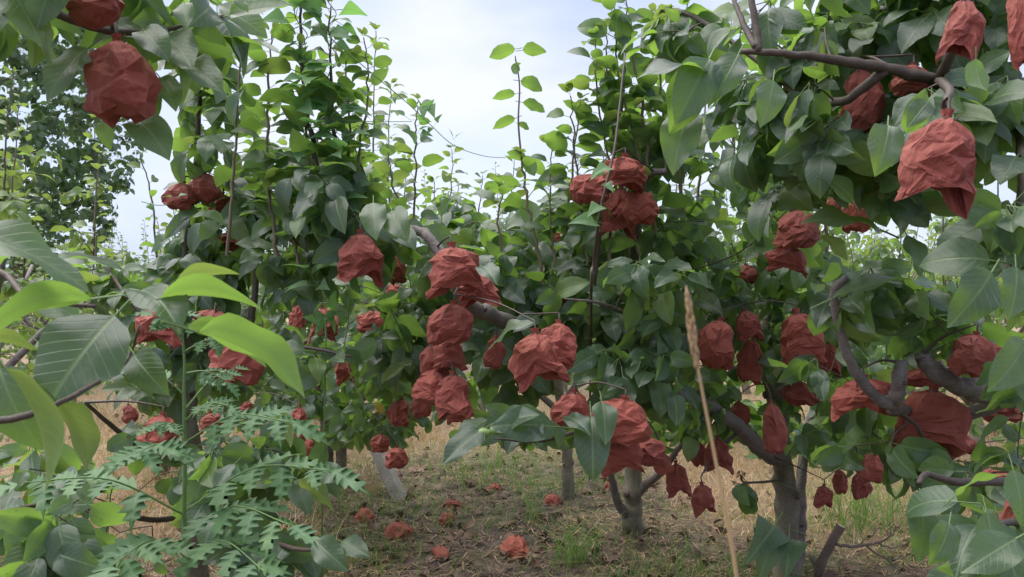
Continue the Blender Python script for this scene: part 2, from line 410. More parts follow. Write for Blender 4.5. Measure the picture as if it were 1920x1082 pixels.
def frames(D, Nn):
    Yv = nrm(D); Xv = np.cross(Yv, Nn); bad = np.linalg.norm(Xv, axis=-1) < 1e-3
    Xv[bad] = np.cross(Yv[bad], np.array([1., .3, .2])); Xv = nrm(Xv); Zv = np.cross(Xv, Yv)
    return np.stack([Xv, Yv, Zv], -1)            # columns

class Leaves:
    def __init__(s): s.p, s.d, s.n, s.s, s.kind, s.var, s.mat, s.keep = [], [], [], [], [], [], [], []
    def add(s, p, d, n, size, kind='spur', var=None, mat=0, keep=False):
        s.p.append(p); s.d.append(d); s.n.append(n); s.s.append(size); s.kind.append(kind)
        s.var.append(int(rng.integers(len(T[kind]))) if var is None else var); s.mat.append(mat); s.keep.append(keep)
    def hero(s, b, tip, nhint, kind='hero', var=None, mat=0):
        """a leaf whose blade runs from b to tip"""
        var = int(rng.integers(len(T[kind]))) if var is None else var
        t_ = T[kind][var]; ch = t_['tip'] - t_['base']; L0 = np.linalg.norm(ch); v = np.asarray(tip) - np.asarray(b)
        sc_ = np.linalg.norm(v) / L0
        R0 = frames(ch[None], np.array([[0., 0, 1]]))[0]      # template frame along its chord
        R1 = frames(v[None], np.asarray(nhint, float)[None])[0]
        R = R1 @ R0.T
        p = np.asarray(b) - R @ (t_['base'] * sc_)
        s.p.append(p); s.d.append(R[:, 1]); s.n.append(R[:, 2]); s.s.append(sc_); s.kind.append(kind); s.var.append(var); s.mat.append(mat); s.keep.append(True)
    def arrays(s):
        s.P = np.array(s.p); s.R = frames(np.array(s.d), np.array(s.n)); s.S = np.array(s.s)
        return s

ALL = []          # every plant's leaves, for the count of what shows
class Plant:
    def __init__(s, name, base, label, cat, group=None):
        s.root = empty(name, base, label, cat, group); s.base = np.array(base, float)
        s.nodes = []; s.rad = []; s.lv = Leaves(); s.twV, s.twF = [], []; s.twn = 0; s.mats = LM; s.twmat = M_TWIG; s.limit = 300; s.minpx = 9
        s.leafname = 'leaf'; s.center = None
        ALL.append(s)

def catmull(pts, n):
    pts = np.asarray(pts, float); ext = np.vstack([2 * pts[0] - pts[1], pts, 2 * pts[-1] - pts[-2]]); o_ = []
    for k in range(len(pts) - 1):
        p0, p1, p2, p3 = ext[k:k + 4]
        for t_ in np.linspace(0, 1, n, endpoint=False):
            o_.append(.5 * ((2 * p1) + (-p0 + p2) * t_ + (2 * p0 - 5 * p1 + 4 * p2 - p3) * t_ ** 2 + (-p0 + 3 * p1 - 3 * p2 + p3) * t_ ** 3))
    o_.append(pts[-1]); return np.array(o_)
def tube(pts, radii, sides=10, bump=0., seed=0, cap=True):
    """closed tapered tube; returns verts and triangles"""
    pts = np.asarray(pts, float); n = len(pts); tn = nrm(np.gradient(pts, axis=0)); r = np.random.default_rng(seed)
    up = np.array([0, 0, 1.]) if abs(tn[0][2]) < .9 else np.array([1., 0, 0])
    V = []; x = nrm(np.cross(tn[0], up))
    for k in range(n):
        x = nrm(x - tn[k] * np.dot(x, tn[k])); y = np.cross(tn[k], x)
        an = np.arange(sides) * 2 * math.pi / sides
        rr = radii[k] * (1 + bump * (np.sin(an * 2 + k * .7 + seed) * .5 + r.normal(0, .35, sides)))
        V.append(pts[k] + np.cos(an)[:, None] * x * rr[:, None] + np.sin(an)[:, None] * y * rr[:, None])
    V = np.vstack(V); F = []
    for k in range(n - 1):
        for q in range(sides):
            a_ = k * sides + q; b_ = k * sides + (q + 1) % sides
            F += [(a_, b_, b_ + sides), (a_, b_ + sides, a_ + sides)]
    if cap:
        V = np.vstack([V, pts[0], pts[-1]]); c0, c1 = len(V) - 2, len(V) - 1
        for q in range(sides):
            F.append((c0, (q + 1) % sides, q)); F.append((c1, (n - 1) * sides + q, (n - 1) * sides + (q + 1) % sides))
    return V, np.array(F)

def limb(pl, name, pts, r0, r1, mat=None, sides=12, bump=.07, knots=0, flare=0., sub=6, node=True):
    c = catmull(pts, sub); n = len(c); t_ = np.linspace(0, 1, n); rr = r0 + (r1 - r0) * t_ ** .85
    if flare: rr = rr * (1 + flare * np.exp(-np.linspace(0, 1, n) * 14))
    r = np.random.default_rng(int(abs(c[0][0]) * 1000) + n)
    jit = r.normal(0, 1, (n, 3)) * (rr * .10)[:, None]; jit[0] = 0
    c = c + jit
    for _ in range(knots):
        k = int(r.integers(2, n - 2)); rr[k] *= 1.16
    V, F = tube(c, rr, sides, bump, n)
    o = link(name, mesh_tri(name, V, F, [mat or M_LIMB]), pl.root)
    # knots and cut stubs along the limb
    if knots:
        SV, SF, c0 = [], [], 0
        for _ in range(knots):
            k = int(r.integers(1, n - 2)); dr = nrm(np.cross(c[k + 1] - c[k], r.normal(0, 1, 3)))
            q = [c[k] + dr * rr[k] * .3, c[k] + dr * rr[k] * 1.12, c[k] + dr * (rr[k] * 1.22)]
            v, f = tube(q, [rr[k] * .42, rr[k] * .36, rr[k] * .22], 8, .1, k); SV.append(v); SF.append(f + c0); c0 += len(v)
        s_ = link('knot', mesh_tri('knot', np.vstack(SV), np.vstack(SF), [M_TWIG]), pl.root); s_['kind'] = 'stuff'
    if node:
        for k in range(0, n): pl.nodes.append(c[k]); pl.rad.append(rr[k])
    return c

def twig(pl, a_, b_, r0, r1=.0012, sag=.04, node=True, sides=4, steps=5, mid=None):
    a_, b_ = np.asarray(a_, float), np.asarray(b_, float); v = b_ - a_; L0 = np.linalg.norm(v)
    m1 = a_ + v * .5 + rng.normal(0, .05, 3) * L0 + np.array([0, 0, sag * L0])
    c = catmull([a_, m1, b_], max(2, steps // 2)); rr = np.linspace(r0, r1, len(c))
    V, F = tube(c, rr, sides, .05, pl.twn, cap=False); pl.twV.append(V); pl.twF.append(F + pl.twn); pl.twn += len(V)
    if node:
        for k in range(1, len(c)): pl.nodes.append(c[k]); pl.rad.append(rr[k])
    return c

BAG_EL = []       # (px, py, rx, ry, depth): nothing may grow through these lines of growth
OPEN = []         # open air between the crowns
def blocked(p, slack=.0):
    q = proj(np.asarray(p)); 
    for (bx, by, rx, ry, d) in BAG_EL:
        if q[2] < d + .03 and ((q[0] - bx) / (rx * 1.0)) ** 2 + ((q[1] - by) / (ry * 1.0)) ** 2 < 1: return True
        if np.linalg.norm(p - P(bx, by, d)) < rx / FPX * d * 1.05: return True
    if slack is True: return False
    for (x0, y0, x1, y1, pr) in OPEN:
        if x0 < q[0] < x1 and y0 < q[1] < y1 and rng.random() < pr: return True
    return False

def cluster(pl, p, size=.112, n=7, kind='spur', young=.05, center=None, hang=-36, thr=.9):
    """a spur with a whorl of leaves, joined to the nearest wood of its tree"""
    N0 = np.array(pl.nodes); dd = np.linalg.norm(N0 - p, axis=1) + .35 * np.maximum(0, N0[:, 2] - p[2] + .05)
    k = int(np.argmin(dd)); a_ = N0[k]; L0 = np.linalg.norm(p - a_)
    c = twig(pl, a_, p, min(pl.rad[k] * .8, .0018 + L0 * .009), .0016)
    cen = center if center is not None else pl.center
    az0 = rng.uniform(0, 6.283)
    for q in range(n):
        az = az0 + q * 2.4 + rng.normal(0, .3); el = math.radians(rng.normal(hang, 26))
        d = np.array([math.cos(az) * math.cos(el), math.sin(az) * math.cos(el), math.sin(el)])
        t_ = 1.0 if q < n * .6 else rng.uniform(.45, 1.0)
        b = c[int(t_ * (len(c) - 1))] if t_ < 1 else p
        o_ = nrm(p - cen) if cen is not None else np.zeros(3)
        cam_side = nrm(np.array([0, 0, CAMH]) - p)
        nn = np.array([0, 0, .6]) + o_ * .7 + cam_side * .2 + rng.normal(0, .42, 3)
        s_ = size * (rng.uniform(.72, 1.12) if rng.random() < .72 else rng.uniform(.4, .8))
        tipp = b + d * s_ * 1.0
        if blocked(tipp) or blocked(b + d * s_ * .6): continue
        pl.lv.add(b, d, nn, s_, kind if kind != 'spur' else ('arch' if rng.random() < .2 else 'spur'), mat=1 if rng.random() < young else (2 if rng.random() < .0008 and kind == 'spur' else 0))

def blob(pl, px, py, d, rx, ry, rd, n, size=.106, young=.06, nl=7, kind='spur', hang=-36):
    pts = []
    for _ in range(n):
        while True:
            v = rng.uniform(-1, 1, 3)
            if np.dot(v, v) < 1: break
        p = P(px + v[0] * rx, py + v[1] * ry, d + v[2] * rd)
        if p[2] < .15: continue
        if blocked(p) and rng.random() < .85: continue
        pts.append(p)
    N0 = np.array(pl.nodes)
    pts.sort(key=lambda p: np.linalg.norm(N0 - p, axis=1).min())
    for p in pts: cluster(pl, p, size, int(rng.integers(max(3, nl - 2), nl + 3)), kind, young, hang=hang)

def shoot(pl, pts, r0, r1=.0018, size=.13, young=0., gap=.033, start=.1, kind='arch', part=True, mat=None, side=None, grow=.4):
    """an upright water shoot with leaves set spirally along it"""
    c = catmull(pts, 8); n = len(c); rr = np.linspace(r0, r1, n)
    c = c + rng.normal(0, .0025, c.shape)
    V, F = tube(c, rr, 6, .08, n, cap=False)
    if part: link('shoot', mesh_tri('shoot', V, F, [mat or M_SHOOT]), pl.root)
    else: pl.twV.append(V); pl.twF.append(F + pl.twn); pl.twn += len(V)
    for k in range(n): pl.nodes.append(c[k]); pl.rad.append(rr[k])
    sg = np.linalg.norm(np.diff(c, axis=0), axis=1); cum = np.concatenate([[0], np.cumsum(sg)]); tot = cum[-1]
    s_ = start * tot; az = rng.uniform(0, 6.28)
    while s_ < tot - .004:
        p = np.array([np.interp(s_, cum, c[:, q]) for q in range(3)]); f = s_ / tot
        az += 2.4 + rng.normal(0, .25)
        el = math.radians(rng.normal(20, 14))
        dx, dy = math.cos(az), math.sin(az) * .8
        d = np.array([dx * math.cos(el), dy * math.cos(el), math.sin(el)])
        sz = size * (1 - grow * f ** 2.2) * rng.uniform(.75, 1.12)
        if not blocked(p + d * sz * .6, True): pl.lv.add(p, d, np.array([0, rng.choice([-.5, .6]), .8]) + rng.normal(0, .28, 3), sz, kind, mat=1 if rng.random() < young + (.3 if f > .85 else 0) else 0)
        s_ += gap * (1 - .35 * f) * rng.uniform(.7, 1.25)
    for q in range(2):
        az = rng.uniform(0, 6.28); pl.lv.add(c[-1], np.array([math.cos(az) * .6, math.sin(az) * .6, .6]), np.array([0, 0, 1.]) + rng.normal(0, .3, 3), size * .38, kind, mat=1)

#@@BAGS@@
# ------------------------------------------------------------------ paper bags
def tri_w(x): return np.abs((x % 1.0) - .5) * 2
def refine(V, F, r, amp):
    """split every triangle in four; the new points leave the old face a little, as crumpled paper does"""
    E = np.sort(np.concatenate([F[:, [0, 1]], F[:, [1, 2]], F[:, [2, 0]]]), axis=1)
    U, inv = np.unique(E, axis=0, return_inverse=True); inv = inv.ravel(); n = len(F)
    a_, b_, c_ = inv[:n] + len(V), inv[n:2 * n] + len(V), inv[2 * n:] + len(V)
    fn = np.cross(V[F[:, 1]] - V[F[:, 0]], V[F[:, 2]] - V[F[:, 0]]); vn = np.zeros_like(V)
    for k in range(3): np.add.at(vn, F[:, k], fn)
    vn = nrm(vn); L_ = np.linalg.norm(V[U[:, 0]] - V[U[:, 1]], axis=1)
    M = (V[U[:, 0]] + V[U[:, 1]]) / 2 + nrm(vn[U[:, 0]] + vn[U[:, 1]]) * (r.normal(0, amp, len(U)) * L_)[:, None]
    V2 = np.vstack([V, M]); A, B_, C_ = F.T
    return V2, np.vstack([np.stack([A, a_, c_], 1), np.stack([a_, B_, b_], 1), np.stack([c_, b_, C_], 1), np.stack([a_, b_, c_], 1)])
def bag_shape(seed, w, h, style, nth=13, levels=2):
    r = np.random.default_rng(seed)
    nth = int(r.integers(11, 16)); th = np.arange(nth) * 2 * math.pi / nth
    if style == 'ball':
        tt = np.array([0, .05, .09, .17, .30, .46, .62, .78, .9, 1]); rad0 = np.array([.17, .13, .11, .46, .80, .97, 1.0, .95, .80, .42]); z0 = np.array([1.05, 1.01, .97, .89, .75, .57, .38, .20, .07, 0.])
    elif style == 'skirt':
        tt = np.array([0, .05, .09, .17, .30, .46, .62, .78, .9, 1]); rad0 = np.array([.19, .14, .11, .50, .80, .96, 1.0, .98, .97, .96]); z0 = np.array([1.07, 1.01, .96, .88, .74, .57, .40, .24, .10, 0.])
    else:
        tt = np.array([0, .12, .3, .5, .7, .86, 1]); rad0 = np.array([.12, .52, .80, .92, 1., 1., .8]); z0 = np.array([1., .86, .66, .42, .2, .06, 0.])
    ntt = len(tt); TH, TT = np.meshgrid(th, tt)
    TH = TH + r.uniform(-.38, .38, TH.shape) * 2 * math.pi / nth * np.clip((TT - .1) * 6, 0, 1) + np.interp(TT, [0, 1], [0, r.uniform(-.5, .5)])
    rad = rad0[:, None] * np.ones(nth); z = z0[:, None] * np.ones(nth)
    body = np.clip((TT - .1) * 5, 0, 1)
    z = z + r.uniform(-.07, .07, z.shape) * body * (1 if style != 'crushed' else 1.6)
    alt = np.where((np.arange(nth) + (seed % 2)) % 2 == 0, 1, -1)[None]
    pleat = .20 * np.exp(-((TT - .2) / .16) ** 2) + .05 if style != 'crushed' else .16
    rad = rad * (1 + alt * pleat * r.uniform(.3, 1.2, rad.shape)) * (1 + r.uniform(-.20, .12, rad.shape) * body)
    sq = 1 / (np.abs(np.cos(TH)) ** 3 + np.abs(np.sin(TH)) ** 3) ** (1 / 3)
    rad = rad * (1 + (sq - 1) * np.clip((TT - .3) * 1.6, 0, 1) * r.uniform(.2, 1))
    flat = r.uniform(.66, .85)
    x = rad * np.cos(TH); y = rad * np.sin(TH) * flat
    # the fruit inside pushes one side out; the paper sags off it
    x += .14 * r.normal() * np.sin(TT * 3.14) ** 2; y += .10 * r.normal() * np.sin(TT * 3.14) ** 2
    if style == 'skirt':
        ph = r.uniform(-.45, .45); k_ = np.clip((TT - .45) * 1.8, 0, 1) ** 1.2
        z = z - k_ * (.15 * np.cos(2 * (TH - ph)) + .05 * np.sin(3 * TH + seed)); x = x * (1 + .10 * k_ * np.abs(np.cos(TH - ph))); y = y * (1 - .30 * k_)
    if style == 'ball':
        k_ = np.clip((TT - .7) * 3, 0, 1); x += k_ * r.uniform(-.25, .25); z -= k_ * .05 * np.cos(TH * 2)
    q = np.stack([x * w / 2, y * w / 2, (z - 1) * h], -1).reshape(-1, 3); F = []
    for k in range(ntt - 1):
        for a_ in range(nth):
            p0, p1 = k * nth + a_, k * nth + (a_ + 1) % nth; p2, p3 = p0 + nth, p1 + nth
            F += [(p0, p2, p3), (p0, p3, p1)] if r.random() < .5 else [(p0, p2, p1), (p1, p2, p3)]
    last = (ntt - 1) * nth + np.arange(nth); ring = q[last]; cz = ring.mean(0)
    inner = cz + (ring - cz) * .62; inner[:, 2] = cz[2] + h * (.30 if style == 'skirt' else .06 if style == 'ball' else .2)
    n0 = len(q); q = np.vstack([q, inner, [[cz[0], cz[1], inner[0, 2] + h * .05]]])
    for a_ in range(nth):
        b_ = (a_ + 1) % nth; F += [(last[a_], n0 + a_, n0 + b_), (last[a_], n0 + b_, last[b_]), (n0 + a_, n0 + nth, n0 + b_)]
    V, F = q, np.array(F)
    for li, amp in enumerate((.070, .036, .020)[:levels]):
        V, F = refine(V, F, r, amp)
        if li < 1:
            S_ = np.zeros_like(V); c_ = np.zeros(len(V))
            for a_, b_ in ((0, 1), (1, 2), (2, 0)):
                np.add.at(S_, F[:, a_], V[F[:, b_]]); np.add.at(c_, F[:, a_], 1)
            V = V * .8 + S_ / c_[:, None] * .2
    mxw = np.percentile(np.abs(V[:, 0] - np.median(V[:, 0])), 98); V[:, :2] *= (w / 2) / mxw
    zr = V[:, 2]; V[:, 2] = (zr - zr.max()) / (zr.max() - zr.min()) * h * 1.04 + h * .02
    return V, F

def make_bag(px, py, wpx, hpx, d, style, label, group='red paper bags hanging in the pear trees', rot=None, mat=None, host=None, tilt=None):
    fs = .90 if d < 1.2 else 1.09; w = wpx * fs / FPX * d; h = hpx * (.98 if d < 1.2 else 1.10) / FPX * d; seed = int(px * 7 + py * 13)
    r = np.random.default_rng(seed)
    top = P(px, py - hpx / 2, d)
    root = empty('paper_bag', top, label, 'fruit bag', group)
    V, F = bag_shape(seed, w, h, style, levels=3 if wpx > 60 else 2)
    me = mesh_tri('bag_body', V, F, [mat or M_BAG], smooth=True)
    me.set_sharp_from_angle(angle=math.radians(16))
    o = link('bag_body', me, root, (0, 0, 0))
    R_ = rot if rot is not None else r.uniform(-.5, .5)
    root.rotation_euler = (r.uniform(-.12, .12), tilt if tilt is not None else r.uniform(-.16, .16), R_)
    # gathered neck tied with wire, and the stalk it hangs by
    tV, tF = [], []; n0 = 0
    for k in range(2):
        an = np.linspace(0, 6.283, 12); zc = -.075 * h - k * .0022
        rr = w * .075
        pts = np.stack([rr * np.cos(an), rr * .8 * np.sin(an), np.full(12, zc)], -1)
        v, f = tube(pts, [.0011] * 12, 5, 0, k); tV.append(v); tF.append(f + n0); n0 += len(v)
    v, f = tube([(rr, 0, zc), (rr * 1.9, .004, zc + .004), (rr * 2.4, 0, zc + .010)], [.0011, .0011, .0008], 5); tV.append(v); tF.append(f + n0)
    link('tie_wire', mesh_tri('tie_wire', np.vstack(tV), np.vstack(tF), [M_WIRE]), root, (0, 0, 0))
    v, f = tube([(0, 0, -.08 * h), (.002, 0, 0), (.0, 0, .018)], [.0028, .0022, .0022], 6)
    link('fruit_stalk', mesh_tri('fruit_stalk', v, f, [M_TWIG]), root, (0, 0, 0))
    if host is not None: host.append(top + np.array([0, 0, .018]))
    return root

hangF, hangC, hangD, hangB, hangA, hangE, hangG, hangR = [], [], [], [], [], [], [], []
BAGS = [
 # px, py, w, h, depth, style, tree, label
 (182, 12, 135, 78, .95, 'ball', hangF, 'red paper bag cut by the top edge of the picture, above the big round bag'),
 (218, 152, 152, 168, 1.0, 'ball', hangF, 'big round crumpled red bag hanging alone against large leaves at upper left'),
 (345, 366, 52, 50, 2.35, 'ball', hangC, 'small shaded bag behind the dark shoot, left half of the upper left pair'),
 (384, 350, 58, 56, 2.4, 'ball', hangC, 'brighter bag right of the dark shoot with its top catching the sky'),
 (418, 386, 40, 50, 2.5, 'skirt', hangC, 'narrow torn-looking bag just below and right of the upper left pair'),
 (428, 452, 56, 36, 2.7, 'ball', hangC, 'flat bag half hidden under leaves below the upper left bags'),
 (675, 480, 78, 96, 2.0, 'skirt', hangB, 'lone bag under the dark drooping leaves where the bindweed column ends'),
 (745, 503, 36, 54, 2.7, 'ball', hangB, 'narrow bag seen behind the branch, right of the lone drooping bag'),
 (846, 502, 96, 92, 1.88, 'skirt', hangB, 'broad bag with a slanting hem, topmost on the bare bent branch'),
 (897, 542, 78, 66, 1.97, 'skirt', hangB, 'darker bag tucked beneath and right of the topmost one on the bent branch'),
 (851, 603, 74, 76, 1.92, 'ball', hangB, 'round bag hanging below the bent branch, above the tall stack of bags'),
 (845, 660, 58, 62, 1.98, 'skirt', hangB, 'bag under the round one, upper right of the tall central stack'),
 (806, 676, 50, 66, 2.02, 'ball', hangB, 'left shoulder bag of the tall central stack'),
 (818, 722, 66, 64, 1.99, 'ball', hangB, 'wrinkled bag in the left middle of the tall central stack'),
 (848, 738, 70, 84, 1.94, 'skirt', hangB, 'wide bag with a straight hem at the lower right of the tall central stack'),
 (857, 774, 44, 40, 2.06, 'skirt', hangB, 'lowest bag of the tall central stack, its open end showing'),
 (790, 755, 34, 50, 2.35, 'ball', hangB, 'dim bag behind the lower left of the tall central stack'),
 (1003, 668, 92, 102, 1.72, 'skirt', hangB, 'bright bag with two hanging corners and a notch between, front of the central pair'),
 (1047, 643, 66, 84, 1.80, 'ball', hangB, 'darker pleated bag behind the notched one, right of the central pair'),
 (931, 656, 36, 62, 2.2, 'ball', hangB, 'slim shaded bag between the bent branch and the notched bag'),
 (1061, 568, 34, 38, 2.6, 'skirt', hangB, 'small bright bag peeping out right of the long bare shoot'),
 (1172, 322, 80, 66, 2.2, 'skirt', hangB, 'pale topped bag, highest of the cluster at upper middle right'),
 (1119, 352, 70, 56, 2.22, 'ball', hangB, 'pleated bag pointing left, left wing of the upper cluster'),
 (1194, 384, 60, 64, 2.26, 'ball', hangB, 'folded bag on the right side of the upper cluster'),
 (1165, 392, 60, 92, 2.32, 'skirt', hangB, 'deep shaded bag hanging lowest in the upper cluster'),
 (1043, 448, 26, 34, 3.0, 'ball', hangB, 'tiny red bag glimpsed in dark leaves left of the upper cluster'),
 (1076, 770, 72, 78, 1.9, 'skirt', hangB, 'bag half covered by curling leaves, left of the low central cluster'),
 (1172, 786, 100, 84, 1.82, 'ball', hangB, 'largest bag of the low cluster above the middle trunk, boxy and deeply folded'),
 (1156, 846, 72, 80, 1.88, 'skirt', hangB, 'bag with a pointed lower corner directly over the middle trunk'),
 (1212, 842, 66, 52, 1.95, 'ball', hangB, 'squarish bag at the right of the low cluster above the middle trunk'),
 (1240, 868, 34, 40, 2.3, 'ball', hangB, 'small dark bag right of the low cluster, before the dry grass'),
 (1267, 896, 40, 62, 2.35, 'skirt', hangB, 'bag hanging over dry grass beside the slanting right branch of the middle tree'),
 (1315, 933, 42, 56, 2.5, 'skirt', hangA, 'lone bag dangling from a leafless twig over the dry grass'),
 (1346, 850, 48, 62, 2.8, 'skirt', hangA, 'bag below the thick grey limb, behind the pale grass stalk'),
 (1308, 848, 32, 44, 2.9, 'ball', hangA, 'small bag left of the pale grass stalk, under the grey limb'),
 (1352, 640, 72, 86, 2.3, 'ball', hangA, 'egg shaped bag right of the grass stalk tip, with long folds'),
 (1316, 640, 26, 52, 2.6, 'ball', hangA, 'sliver of a bag behind the left edge of the egg shaped one'),
 (1396, 608, 44, 58, 2.7, 'skirt', hangA, 'shaded bag between the egg shaped one and the grey trunk'),
 (1412, 672, 44, 80, 2.75, 'ball', hangA, 'smooth dark bag touching the left side of the upper trunk'),
 (1492, 628, 72, 96, 2.6, 'skirt', hangA, 'tall bag close to the right side of the upper trunk'),
 (1493, 426, 82, 70, 2.15, 'ball', hangA, 'sunlit looking bag crossed by a thin shoot at upper right of the trunk'),
 (1486, 486, 76, 54, 2.2, 'skirt', hangA, 'lower of the two bags crossed by the thin shoot'),
 (1398, 512, 40, 34, 2.9, 'ball', hangA, 'dull bag in deep leaf shade by the fork of the grey trunk'),
 (1445, 798, 54, 94, 2.6, 'ball', hangA, 'long bag hanging in front of the trunk fork at right'),
 (1552, 672, 34, 66, 2.9, 'skirt', hangA, 'narrow wrinkled bag behind the curved dark branch at right'),
 (1500, 735, 60, 44, 3.0, 'ball', hangA, 'flat bag in leaves right of the trunk fork'),
 (1385, 775, 40, 50, 3.1, 'ball', hangA, 'bag seen above the thick grey limb, right of the grass stalk'),
 (1618, 742, 112, 76, 1.85, 'skirt', hangE, 'wide bag behind the sawn-off branch stump at right'),
 (1752, 782, 118, 120, 1.85, 'skirt', hangE, 'largest smooth bag under the gnarled grey limb at right'),
 (1735, 700, 76, 44, 1.95, 'ball', hangE, 'bag squeezed behind the knobbly end of the grey limb'),
 (1831, 662, 86, 78, 1.7, 'ball', hangE, 'bright bag sitting above the gnarled grey limb near the right edge'),
 (1876, 770, 60, 40, 1.95, 'ball', hangE, 'bag in the shadow of the gnarled limb at the right edge'),
 (1795, 832, 70, 44, 2.1, 'skirt', hangE, 'bag behind the lower edge of the largest smooth bag at right'),
 (1776, 308, 142, 196, 1.0, 'skirt', hangE, 'very large red bag with ragged hem at upper right, nearest to the lens'),
 (1808, 62, 82, 140, 1.02, 'skirt', hangE, 'long bag at the top right, lit along its left side'),
 (1908, 55, 44, 170, 1.0, 'ball', hangE, 'bag cut by the right edge of the picture in the top corner'),
 (1612, 182, 84, 120, 1.45, 'ball', hangE, 'shadowed bag hanging under the dark horizontal branch at upper right'),
 (1712, 150, 70, 60, 1.4, 'ball', hangE, 'shadowed bag between dark leaves left of the top right bags'),
 (1603, 402, 52, 60, 2.4, 'ball', hangE, 'dark bag in leaves below the shadowed upper right bags'),
 (1562, 388, 34, 44, 2.5, 'skirt', hangE, 'small dark bag right of the bag crossed by a thin shoot'),
 (1909, 978, 40, 120, 1.2, 'ball', hangE, 'long bag cut by the right edge near the bottom corner'),
 (1545, 928, 36, 40, 2.9, 'skirt', hangA, 'orange-red bag right of the trunk, before green grass'),
 (1608, 908, 34, 46, 2.9, 'ball', hangA, 'bag low in the leaves above the straw, right of the trunk'),
 (1640, 872, 54, 60, 2.8, 'ball', hangE, 'half hidden bag low under the wide stump bag at right'),
 (1572, 900, 26, 44, 3.1, 'ball', hangA, 'thin bag between leaves low on the right of the trunk'),
 (1868, 895, 50, 36, 3.2, 'ball', hangR, 'dull bag far back over straw at lower right'),
 (305, 606, 76, 72, 1.9, 'skirt', hangC, 'bag behind the bluish curled leaf at left'),
 (404, 598, 70, 36, 2.1, 'ball', hangC, 'bag top showing between two big bright leaves at left'),
 (448, 668, 84, 92, 1.95, 'ball', hangC, 'dark bag behind the long bright green leaf at left'),
 (492, 645, 40, 60, 2.1, 'skirt', hangC, 'bag whose edge shows right of the long bright green leaf'),
 (305, 812, 74, 76, 2.1, 'ball', hangC, 'rounded bag low on the left beside the thin trunk'),
 (603, 606, 52, 66, 3.0, 'skirt', hangD, 'slanting bright bag in the middle distance, left of centre'),
 (561, 592, 32, 44, 3.2, 'ball', hangD, 'small bag just left of the slanting middle distance bag'),
 (642, 695, 30, 50, 3.2, 'skirt', hangD, 'thin bag under the leaf spray left of centre'),
 (562, 790, 34, 62, 3.4, 'skirt', hangD, 'long narrow bag low on the left of the rear trunks'),
 (572, 836, 34, 36, 3.5, 'ball', hangD, 'dark bag at the fork of the rear trunks'),
 (744, 856, 40, 38, 3.0, 'ball', hangD, 'bag hanging low in front of the leaning concrete post'),
 (716, 830, 32, 34, 3.3, 'ball', hangD, 'dark bag above the top of the leaning concrete post'),
 (754, 770, 40, 52, 3.2, 'ball', hangD, 'shaded bag left of the tall central stack'),
 (698, 600, 56, 40, 3.3, 'ball', hangD, 'dull bag in deep leaf shade right of the slanting one'),
 (735, 545, 34, 30, 3.4, 'ball', hangD, 'small bag under the lone drooping bag'),
 (626, 498, 22, 34, 3.2, 'ball', hangD, 'tiny bag at the left of the lone drooping bag'),
 (455, 768, 36, 40, 3.6, 'ball', hangD, 'small far bag seen behind the compound leaved weed'),
 (395, 790, 40, 36, 3.8, 'skirt', hangD, 'far bag over straw, right of the thin left trunk'),
 (240, 775, 30, 34, 4.2, 'ball', hangG, 'far bag over straw at the left'),
]
for b in BAGS:
    px, py, w, h, d, st, host, lab = b
    BAG_EL.append((px, py, w * .50, h * .48, d))
for b in BAGS:
    px, py, w, h, d, st, host, lab = b
    make_bag(px, py, w, h, d, st, lab, host=host)

GBAGS = [
 (683, 957, 42, 34, 'fallen bag lying near the foot of the leaning concrete post'),
 (745, 984, 54, 38, 'peaked fallen bag in front of the leaning concrete post'),
 (847, 944, 36, 24, 'rear bag of the two fallen bags lying together'),
 (838, 966, 34, 28, 'front bag of the two fallen bags, a dark hole in it'),
 (826, 1024, 50, 24, 'flattened fallen bag near the bottom middle'),
 (967, 1018, 60, 42, 'torn open fallen bag beside the green grass tuft'),
 (928, 909, 32, 18, 'small dark red fallen bag with a straw across it'),
 (1035, 934, 34, 28, 'round faded fallen bag by the foot of the slim trunk'),
 (1141, 904, 22, 22, 'far fallen bag left of the middle trunk'),
]
for (px, py, w, h, lab) in GBAGS:
    g = G(px, py + h * .4); d = proj(g)[2]; ww = w / FPX * d * 1.1; hh = h / FPX * d * .80; seed = px + py
    V, F = bag_shape(seed, ww, hh, 'crushed'); V[:, 2] += hh
    o = link('fallen_bag', mesh_tri('fallen_bag', V, F, [M_BAGF if seed % 3 else M_BAG]), None, (g[0], g[1], float(gz(g[0], g[1])) - .012))
    o.data.set_sharp_from_angle(angle=math.radians(16)); o.rotation_euler = (0, 0, seed % 6)
    tag(o, lab, 'fruit bag', 'fallen bags on the ground')
#@@TREES@@
OPEN[:] = [
 (610, 840, 1290, 1090, .93), (1225, 880, 1385, 1090, .9), (1560, 900, 1700, 1090, .8), (200, 880, 330, 1090, .6), (770, 815, 830, 900, .8),
 (660, 0, 1130, 300, .85), (195, 210, 330, 430, .85), (1410, 860, 1520, 1090, .9), (1135, 900, 1260, 1090, 1.), (1020, 880, 1110, 1090, .9),
 (1680, 430, 1760, 500, .6), (1625, 430, 1690, 520, .5), (840, 300, 900, 350, .7), (1300,380,1400,460,.35)]
def hangers(pl, pts):
    for p in pts:
        N0 = np.array(pl.nodes); w_ = np.linalg.norm(N0 - p, axis=1) + .6 * np.maximum(0, p[2] - N0[:, 2]); k = int(np.argmin(w_))
        twig(pl, N0[k], p, min(.004, pl.rad[k]), .0018, sag=.04, steps=12)
GRP = 'pear trees of the orchard'

